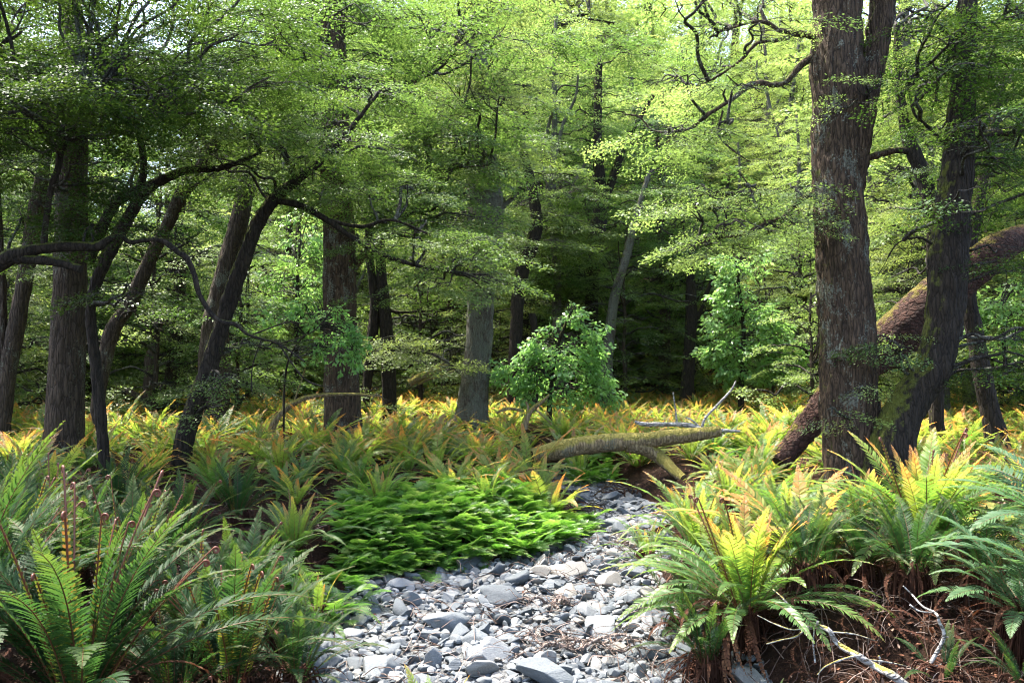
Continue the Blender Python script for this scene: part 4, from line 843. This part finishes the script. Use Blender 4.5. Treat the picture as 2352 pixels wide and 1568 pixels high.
marks = [('the thick straight dark trunk', P(146, 0, 11)), ('the leaning black trunk', P(408, 0, 10.4)), ('the furrowed straight trunk', P(788, 0, 15)), ('the stout mottled trunk', P(1080, 0, 19)), ('the mossy log', P(1400, 0, 11.8)),
         ('the great double beech', P(1960, 0, 9.8)), ('the bright green patch', P(1050, 0, 8)), ('the black forked trunk', P(1578, 0, 25)), ('the lichen grey trunk', P(480, 0, 17)), ('the slanting dark trunk', P(2290, 0, 12)), ('the round bright shrub', P(1275, 0, 21)), ('the pale leaning trunk', P(1390, 0, 24))]
words_n = ['nearest', 'second', 'third', 'fourth', 'fifth', 'sixth', 'seventh', 'eighth', 'ninth', 'tenth', 'eleventh', 'twelfth', 'thirteenth', 'fourteenth', 'fifteenth', 'sixteenth', 'seventeenth', 'eighteenth', 'nineteenth', 'twentieth'] + ['twenty ' + q for q in 'first second third fourth fifth sixth seventh eighth ninth'.split()] + ['thirtieth'] + ['thirty ' + q for q in 'first second third fourth fifth sixth seventh eighth ninth'.split()] + ['fortieth'] + ['forty ' + q for q in 'first second third fourth fifth sixth seventh eighth ninth'.split()]
NI = 262
rows = []
for (x, y) in cands[:NI]:
    dist = [math.hypot(x - m[1][0], y - m[1][1]) for m in marks]; k = int(np.argmin(dist)); back = y > marks[k][1][1]; rows.append((x, y, k, back, dist[k]))
rank = {}
for key in {(q[2], q[3]) for q in rows}:
    for i, q in enumerate(sorted([q for q in rows if (q[2], q[3]) == key], key=lambda q: q[4])): rank[(q[0], q[1])] = i
for (x, y, k, back, dd_) in rows:
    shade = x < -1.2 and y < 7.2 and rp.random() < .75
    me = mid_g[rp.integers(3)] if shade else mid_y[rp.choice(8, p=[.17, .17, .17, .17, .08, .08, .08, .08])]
    o = link('fern', me); o.location = (x, y, gz(x, y) - .02); s = rp.choice([.6, .7, .8, .9, 1.0, 1.15]) * rp.uniform(.92, 1.08); o.scale = (s, s, s * rp.uniform(.9, 1.1)); o.rotation_euler = (rp.normal(0, .13), rp.normal(0, .13), rp.uniform(0, 6.28))
    n_ = words_n[min(rank[(x, y)], len(words_n) - 1)]
    tag(o, f"{'dark green' if shade else 'yellow green'} fern {'behind' if back else 'before'} {marks[k][0]}, {n_ if n_ == 'nearest' else n_ + ' nearest'} to it", 'fern', 'ferns covering the clearing')
rest = cands[NI:]; ch = []
kd = rp.integers(6, size=len(rest)); px_ = np.array(rest); gzv = ground(px_[:, 0], px_[:, 1]); sca = rp.uniform(.66, 1.0, len(rest)); ya = rp.uniform(0, 6.28, len(rest))
for k in range(6):
    s = np.where(kd == k)[0]; R = rotm(ya[s], rp.normal(0, .06, len(s)), rp.normal(0, .06, len(s)))
    for V, F, D, mm in far_ch[k]:
        VV = np.einsum('nij,mj->nmi', R, V) * sca[s][:, None, None] + np.stack([px_[s, 0], px_[s, 1], gzv[s]], -1)[:, None]
        DD = np.broadcast_to(D[None], (len(s),) + D.shape).copy(); DD[..., 1] = np.clip(DD[..., 1] * .6 + ya[s][:, None] / 6.28 * .5, 0, 1)
        ch.append(chunk(VV, (F[None] + (np.arange(len(s)) * len(V))[:, None, None]).reshape(-1, F.shape[1]), DD.reshape(-1, 3)))
tag(link('fern_cover', make_mesh('fern_cover', ch, [M_fern_yellow])), 'far ferns with orange tips covering the forest floor under the distant trees', 'ferns', None, 'stuff')
print('ferns', len(NEAR), NI, len(rest))

# bright green lacy fern patch
def lace_patch():
    r = np.random.default_rng(44); base_fr = [frond(r, .34, e, b, 14, .27, 'lace', side=.15) for e, b in ((48, 50), (38, 46), (30, 42), (54, 62), (22, 34))]
    pts = []
    while len(pts) < 1900:
        u = r.random(); px = 800 + 570 * u; top_d = 8.9 - .0 * u; dn = 6.75 if px < 1150 else 6.75 + (px - 1150) / 220 * 1.1
        d = r.uniform(dn, 9.3 if px > 1000 else 8.6); x = P(px, 0, d)[0]
        if stream_dist(np.array([x]), np.array([d]))[0] < .04: continue
        pts.append((x, d))
    for _ in range(110):
        d = r.uniform(5.6, 6.7); x = P(r.uniform(600, 830), 0, d)[0]
        if stream_dist(np.array([x]), np.array([d]))[0] > -.1: pts.append((x, d))
    for _ in range(150):
        d = r.uniform(12.6, 14); pts.append((P(r.uniform(1310, 1400), 0, d)[0], d))
    for _ in range(160):
        d = r.uniform(10.5, 14); pts.append((P(r.uniform(1640, 1800), 0, d)[0], d))
    ch = []; pts = np.array(pts); kk = r.integers(5, size=len(pts)); g = ground(pts[:, 0], pts[:, 1])
    h = .04 + .12 * smooth(-.2, .5, fbm(np.column_stack([pts * 1.6, pts[:, :1] * 0]), 2))
    for k in range(5):
        s = np.where(kk == k)[0]; R = rotm(r.normal(-1.5, 1.0, len(s)), r.normal(0, .2, len(s)), r.normal(0, .2, len(s))); sc_ = r.uniform(.5, 1.05, len(s)); tn = r.random(len(s))
        for V, F, D, mm in base_fr[k]:
            VV = np.einsum('nij,mj->nmi', R, V) * sc_[:, None, None] + np.stack([pts[s, 0], pts[s, 1], g[s] + h[s] * .5], -1)[:, None]
            DD = np.broadcast_to(D[None], (len(s),) + D.shape).copy(); DD[..., 1] = DD[..., 1] * .5 + tn[:, None] * 1.3 - .4
            ch.append(chunk(VV, (F[None] + (np.arange(len(s)) * len(V))[:, None, None]).reshape(-1, F.shape[1]), DD.reshape(-1, 3)))
    return tag(link('lace_fern_cover', make_mesh('lace_fern_cover', ch, [M_fern_lace])), 'dense bright green lacy fern growth along the edge of the stones', 'ground cover', None, 'stuff')
lace_patch()

# ------------------------------------------------------------------ broadleaf shrubs and saplings
def shrub(name, label, stem, d, blobs, seed, n_per, cat='shrub', m=None, temps=None, scale=1.0, twigs=True, sag=-.5):
    """blobs: (px, py, radius px): clusters of drooping leafy shoots"""
    r = np.random.default_rng(seed); Pp, Rr, ch = trunk_from_px(stem, d, .06, 10, .002, .2, seed, ground_it=stem[0][1] > 860); base = Pp[0].copy(); base[2] = max(base[2], gz(base[0], base[1]))
    root = empty(name, base, label, cat); link('stem', make_mesh('stem', shift(ch, base), [M_bark_dark]), root)
    pos = []; tw = []
    for (bx, by, br) in blobs:
        c = P(bx, by, d); R_ = br * K * d; n = int(n_per * (br / 40.0) ** 2) + 3; v = r.normal(size=(n, 3)); v /= np.linalg.norm(v, axis=1)[:, None]; v *= (r.random(n) ** .45)[:, None] * R_ * np.array([1, 1, .85])
        pos.append(c + v); src = Pp[np.argmin(np.linalg.norm(Pp - c, axis=1) + np.maximum(0, Pp[:, 2] - c[2]))]
        for _ in range(4 if twigs else 1):
            q = wiggle(src, c + r.normal(0, R_ * .5, 3), 6, .1, r, .1); tw += tube(q, np.linspace(.012, .004, len(q)) * d / 14, 4, 1, cap=False)
    pos = np.vstack(pos); cen = pos.mean(0); yaw = np.arctan2(pos[:, 1] - cen[1], pos[:, 0] - cen[0]) + r.normal(0, .7, len(pos))
    ch = scatter(temps or SPR_broad, pos, yaw, r.normal(sag, .35, len(pos)), r.normal(0, .4, len(pos)), scale * r.uniform(.7, 1.2, len(pos)), r, 0, 1)
    link('crown', make_mesh('crown', shift(ch + tw, base), [m or M_leaf_bright, M_twig]), root); return root
shrub('leafy_shrub', 'round bright green shrub with a leaning stem in the middle of the clearing', [(1262, 925, 12), (1266, 890, 10), (1270, 850, 9), (1285, 780, 8), (1310, 720, 5)], 19,
      [(1200, 860, 34), (1180, 830, 22), (1240, 800, 34), (1290, 790, 44), (1250, 860, 44), (1320, 840, 48), (1350, 800, 34), (1360, 870, 40), (1385, 890, 30), (1300, 900, 36), (1240, 780, 20), (1290, 740, 22), (1320, 715, 17), (1312, 697, 8), (1350, 745, 16), (1240, 760, 9), (1345, 770, 25), (1165, 845, 13), (1230, 895, 30)], 50, 19, scale=1.25)
shrub('leafy_tree', 'bright green cone shaped tree with broad leaves beside the black forked trunk', [(1702, 900, 14), (1704, 840, 12), (1708, 760, 10), (1700, 680, 9), (1690, 600, 5)], 22,
      [(1690, 600, 26), (1675, 590, 16), (1725, 585, 20), (1700, 640, 34), (1680, 660, 26), (1690, 700, 40), (1740, 720, 44), (1660, 740, 32), (1720, 780, 56), (1780, 770, 40), (1660, 800, 42), (1800, 810, 30), (1740, 830, 40), (1690, 840, 40), (1640, 800, 20), (1815, 790, 18)], 51, 22, 'tree', scale=1.4)
shrub('leafy_sapling', 'thin leafy sapling hanging bright leaves before the furrowed straight trunk', [(652, 945, 5), (654, 880, 5), (665, 820, 5), (700, 770, 5), (740, 740, 3)], 12.6,
      [(765, 710, 18), (778, 745, 22), (790, 775, 24), (805, 800, 20), (760, 770, 18), (782, 820, 16), (740, 730, 12), (700, 700, 14), (720, 690, 12), (640, 720, 12), (740, 800, 12), (810, 775, 10)], 52, 24, scale=.8)
shrub('leafy_tree', 'soft bright green young tree glowing behind the furrowed straight trunk', [(680, 900, 12), (682, 760, 10), (684, 600, 8)], 24,
      [(690, 560, 40), (710, 620, 50), (690, 680, 46), (640, 640, 30), (720, 540, 30), (700, 480, 34), (650, 720, 30), (720, 730, 26)], 53, 14, 'tree', scale=1.5, m=M_leaf_bright)
shrub('leafy_shrub', 'bright leafy shrub beyond the rotting red log near the picture border', [(2310, 860, 10), (2305, 780, 9), (2300, 700, 6)], 13.5,
      [(2290, 700, 36), (2330, 680, 34), (2350, 740, 40), (2270, 740, 24), (2320, 780, 30), (2340, 640, 28)], 54, 22, scale=.9)
# hanging lichen tufts on the great beech
# ------------------------------------------------------------------ trees of the forest behind
def bg_variant(seed, H, R0, crown_r, low, npads, temps, dens, scale, lean=.0, sides=14):
    r = np.random.default_rng(seed); n = 9; z = np.linspace(0, H, n); x = np.cumsum(r.normal(0, .03 * H / n * 4, n)) * .5 + lean * z; y = np.cumsum(r.normal(0, .03 * H / n * 4, n)) * .5
    Pp = catmull(np.stack([x - x[0], y - y[0], z - .3], -1), 8); t = np.linspace(0, 1, len(Pp)); Rr = R0 * (1 - .75 * t) + .01
    tr = tube(Pp, Rr, sides, 0, bark=.01, flare=.45, seed=seed, lump=.1); pads = []; stems = []
    for k in range(npads):
        f = low + (1 - low) * ((k + r.random()) / npads); c0 = Pp[min(len(Pp) - 1, int(f * (len(Pp) - 1)))]; a = k * 2.4 + r.normal(0, .4); rr = crown_r * (1.12 - .75 * max(0, (f - .5) * 2) ** 1.4) * r.uniform(.25, 1)
        pads.append((c0 + np.array([math.cos(a) * rr, math.sin(a) * rr, .12 * rr]), r.uniform(.32, .5) * crown_r * (1.1 - .5 * f), .07 * scale))
    li = limbs_to_pads(Pp[6:], pads, r, .03, 4)
    if r.random() < 1.0:
        for k in range(3):
            f = r.uniform(.3, .6); p0 = Pp[int(f * (len(Pp) - 1))]; a = r.uniform(0, 6.28); e = p0 + np.array([math.cos(a) * H * .12, math.sin(a) * H * .12, H * .3]); q = wiggle(p0, e, 6, .1, r, 0); tr += tube(q, np.linspace(R0 * .5, R0 * .15, len(q)), 10, 0)
    return make_mesh('trunk', tr, [M_bark]), make_mesh('crown', li + foliage(pads, r, dens, temps, scale), [M_leaf_mid, M_twig])
BG = [bg_variant(100 + k, H, R0, cr, lo, npd, SPR_far, 9, 1.0, ln) for k, (H, R0, cr, lo, npd, ln) in enumerate(((17, .30, 3.4, .16, 64, 0), (19, .34, 3.8, .22, 70, .05), (15, .26, 3.0, .12, 60, -.06), (20, .30, 3.4, .30, 60, .02), (16, .36, 4.0, .2, 66, -.03), (18, .28, 3.2, .10, 70, .07)))]
SAP = [bg_variant(140 + k, H, .06, cr, .12, npd, SPR_mid, 20, 1.0, 0, 8) for k, (H, cr, npd) in enumerate(((4.2, 1.3, 26), (5.2, 1.6, 30), (3.4, 1.3, 22), (6.2, 1.7, 34)))]
def recolor(me, m, mslot=0):
    c = me.copy(); c.materials[mslot] = m; return c
BGm = []
for t, c in BG: BGm.append((t, c)); 
BGl = [(recolor(t, M_bark_lichen), recolor(c, M_leaf_light)) for t, c in BG]
SAPl = [(t, recolor(c, M_leaf_light)) for t, c in SAP]
rb = np.random.default_rng(8)
def place_tree(name, v, x, y, s, label, group, cat='tree'):
    root = empty(name, (x, y, gz(x, y) - .05), label, cat, group); root.scale = (s, s, s * rb.uniform(.92, 1.1)); root.rotation_euler = (rb.normal(0, .03), rb.normal(0, .03), rb.uniform(0, 6.28))
    link('trunk', v[0], root); link('crown', v[1], root)
bgpos = []
for _ in range(9000):
    y = rb.uniform(23, 62); x = rb.uniform(-.78, .78) * y
    px = 1176 + x / y / K
    if y < 26 and 350 < px < 1900: continue
    if y < 29 and 1540 < px < 1860: continue
    if px < 430 and px > 110 and y > 36: continue
    if y < 35 and rb.random() < .84: continue
    if any((x - a) ** 2 + (y - b) ** 2 < ((2.9 if y < 34 else 1.7) + .03 * y) ** 2 for a, b in bgpos): continue
    if any((x - a) ** 2 + (y - b) ** 2 < 1.5 for a, b in trunks_xy): continue
    bgpos.append((x, y))
    if len(bgpos) >= 150: break
sidepos = [(-10.5, 15), (-13, 18.5), (-8.2, 20.5), (-12, 23), (11.5, 15.5), (13.5, 19), (9.8, 19.5), (14.5, 14), (12.2, 22.5), (-16, 15)]
allp = sidepos + bgpos
marks2 = marks + [('the cone shaped bright tree', P(1700, 0, 22)), ('the broken pale snag', P(345, 0, 20)), ('the tall double topped trunk', P(1360, 0, 27))]
def rel_labels(pts, what):
    dat = []
    for (x, y) in pts:
        dist = [abs(math.atan2(x, y) - math.atan2(m[1][0], m[1][1])) for m in marks2]; k = int(np.argmin(dist)); dat.append((k, y))
    out = []
    for i, (k, y) in enumerate(dat):
        rk = sorted([q[1] for q in dat if q[0] == k]).index(y); n_ = 'nearest' if rk == 0 else words_n[rk]; out.append(f'{what} seen past {marks2[k][0]}, {n_} there')
    return out
for (x, y), lab in zip(allp, rel_labels(allp, 'leafy far beech')):
    k = rb.integers(6); v = (BGl if rb.random() < .5 else BGm)[k]; place_tree('beech_tree', v, x, y, rb.uniform(.5, .78), lab, 'beech trees of the forest behind')
sp_ = []
for _ in range(4000):
    y = rb.uniform(16, 40); x = rb.uniform(-.66, .66) * y; px = 1176 + x / y / K
    if y < 24 and 560 < px < 1700: continue
    if y < 27 and 1560 < px < 1860: continue
    if y < 19 and px > 1750: continue
    if 1150 < px < 1420 and y < 26: continue
    if any((x - a) ** 2 + (y - b) ** 2 < 1.7 ** 2 for a, b in sp_ ): continue
    sp_.append((x, y))
    if len(sp_) >= 100: break
for (x, y), lab in zip(sp_, rel_labels(sp_, 'tiered beech sapling')):
    k = rb.integers(4); v = (SAPl if rb.random() < .55 else SAP)[k]; place_tree('beech_sapling', v, x, y, rb.uniform(.8, 1.25), lab, 'tiered saplings under the forest', 'sapling')
print('bg', len(allp), len(sp_))
# far wooded slope: one mass
def far_forest():
    r = np.random.default_rng(60); pads = []; tr = []
    for _ in range(170):
        y = r.uniform(62, 100); x = r.uniform(-.8, .8) * y; px = 1176 + x / y / K
        if 80 < px < 480: continue
        g = gz(x, y); H = r.uniform(9, 14) * (1.35 if 1150 < px < 1950 else 1); tr += tube(np.array([[x, y, g - .5], [x + r.normal(0, .5), y, g + H * .5], [x + r.normal(0, .8), y, g + H]]), [.35, .25, .06], 7, 1)
        for k in range(26):
            f = r.uniform(.12, 1); a = r.uniform(0, 6.28); rr = 3.6 * r.uniform(.2, 1) * (1.1 - .6 * f); pads.append((np.array([x + math.cos(a) * rr, y + math.sin(a) * rr, g + H * f]), r.uniform(1.1, 1.9), .2))
    return tag(link('far_forest', make_mesh('far_forest', tr and foliage(pads, r, 3.4, SPR_vfar) + tr, [M_leaf_light, M_bark])), 'pale green beech forest covering the rising slope far behind', 'forest', None, 'stuff')
far_forest()

# ------------------------------------------------------------------ litter
def litter():
    r = np.random.default_rng(12); n = 42000
    y = 3 + 12 * r.random(n) ** 1.4; x = r.uniform(-.62, .62, n) * (y + 1); sd = stream_dist(x, y); k = (sd > -.02) | (r.random(n) < .05); x, y = x[k], y[k]; n = len(x)
    z = ground(x, y) + r.uniform(.0, .03, n); R = rotm(r.uniform(0, 6.3, n), r.normal(0, .5, n), r.normal(0, .5, n)); q = np.array([[-.5, 0, 0], [0, -.22, .05], [.5, 0, 0], [0, .22, .05]]); s = r.uniform(.015, .05, n)
    V = np.einsum('nij,mj->nmi', R, q) * s[:, None, None] + np.stack([x, y, z], -1)[:, None]; D = np.zeros((n, 4, 3)); D[..., 1] = r.random(n)[:, None]
    tag(link('leaf_litter', make_mesh('leaf_litter', [chunk(V, np.arange(n * 4).reshape(-1, 4), D.reshape(-1, 3))], [M_litter])), 'brown fallen leaves and fern scraps on the banks', 'leaf litter', None, 'stuff')
    # dry twigs
    ch = []; m = 2100
    for i in range(m):
        if i < 1450: yy_ = r.uniform(3.4, 6.6); xx_ = P(r.uniform(1480, 2380), 0, yy_)[0]
        elif i < 1850: yy_ = r.uniform(4, 9); xx_ = np.interp(yy_, YS, XC) + r.uniform(-1, 1) * np.interp(yy_, YS, HW)
        else: yy_ = r.uniform(4, 9); xx_ = P(r.uniform(0, 760), 0, yy_)[0]
        L = r.uniform(.05, .34); a = r.uniform(0, 6.28); p0 = np.array([xx_, yy_, gz(xx_, yy_) + (.05 if 1450 <= i < 1850 else .02)]); p1 = p0 + [math.cos(a) * L, math.sin(a) * L, 0]; p1[2] = gz(p1[0], p1[1]) + r.uniform(.02, .12)
        q = wiggle(p0, p1, 4, .15, r, .1); ch += tube(q, np.linspace(.0032, .0012, len(q)), 3, 0, (0, r.random(), 0), cap=False)
    tag(link('twig_litter', make_mesh('twig_litter', ch, [M_twiglitter])), 'dry broken twigs strewn over the reddish bank and the stones', 'twig litter', None, 'stuff')
litter()
# reddish hanging dead fronds that cover the near bank face
def bank_thatch():
    r = np.random.default_rng(13); base = [frond(r, .28, e, b, 20, .045, 'mid', side=.3) for e, b in ((20, 90), (0, 60), (35, 100))]; pts = []
    while len(pts) < 620:
        d = r.uniform(3.7, 6.8); px = r.uniform(1500, 2420); x = P(px, 0, d)[0]; s = stream_dist(np.array([x]), np.array([d]))[0]
        if s > .1: pts.append((x, d))
    while len(pts) < 760:
        d = r.uniform(5.4, 9); x = P(r.uniform(380, 800), 0, d)[0]; pts.append((x, d))
    pts = np.array(pts); kk = r.integers(3, size=len(pts)); g = ground(pts[:, 0], pts[:, 1]); ch = []
    for k in range(3):
        s = np.where(kk == k)[0]; R = rotm(r.normal(-1.9, .8, len(s)), r.normal(-.1, .2, len(s)), r.normal(0, .4, len(s))); sc_ = r.uniform(.6, 1.1, len(s)); tn = r.random(len(s))
        for V, F, D, mm in base[k]:
            VV = np.einsum('nij,mj->nmi', R, V) * sc_[:, None, None] + np.stack([pts[s, 0], pts[s, 1], g[s] + .05], -1)[:, None]; DD = np.broadcast_to(D[None], (len(s),) + D.shape).copy(); DD[..., 1] = tn[:, None]
            ch.append(chunk(VV, (F[None] + (np.arange(len(s)) * len(V))[:, None, None]).reshape(-1, F.shape[1]), DD.reshape(-1, 3)))
    tag(link('fern_litter', make_mesh('fern_litter', ch, [M_fern_dead])), 'rust brown dead fern thatch covering the bank face', 'fern litter', None, 'stuff')
bank_thatch()
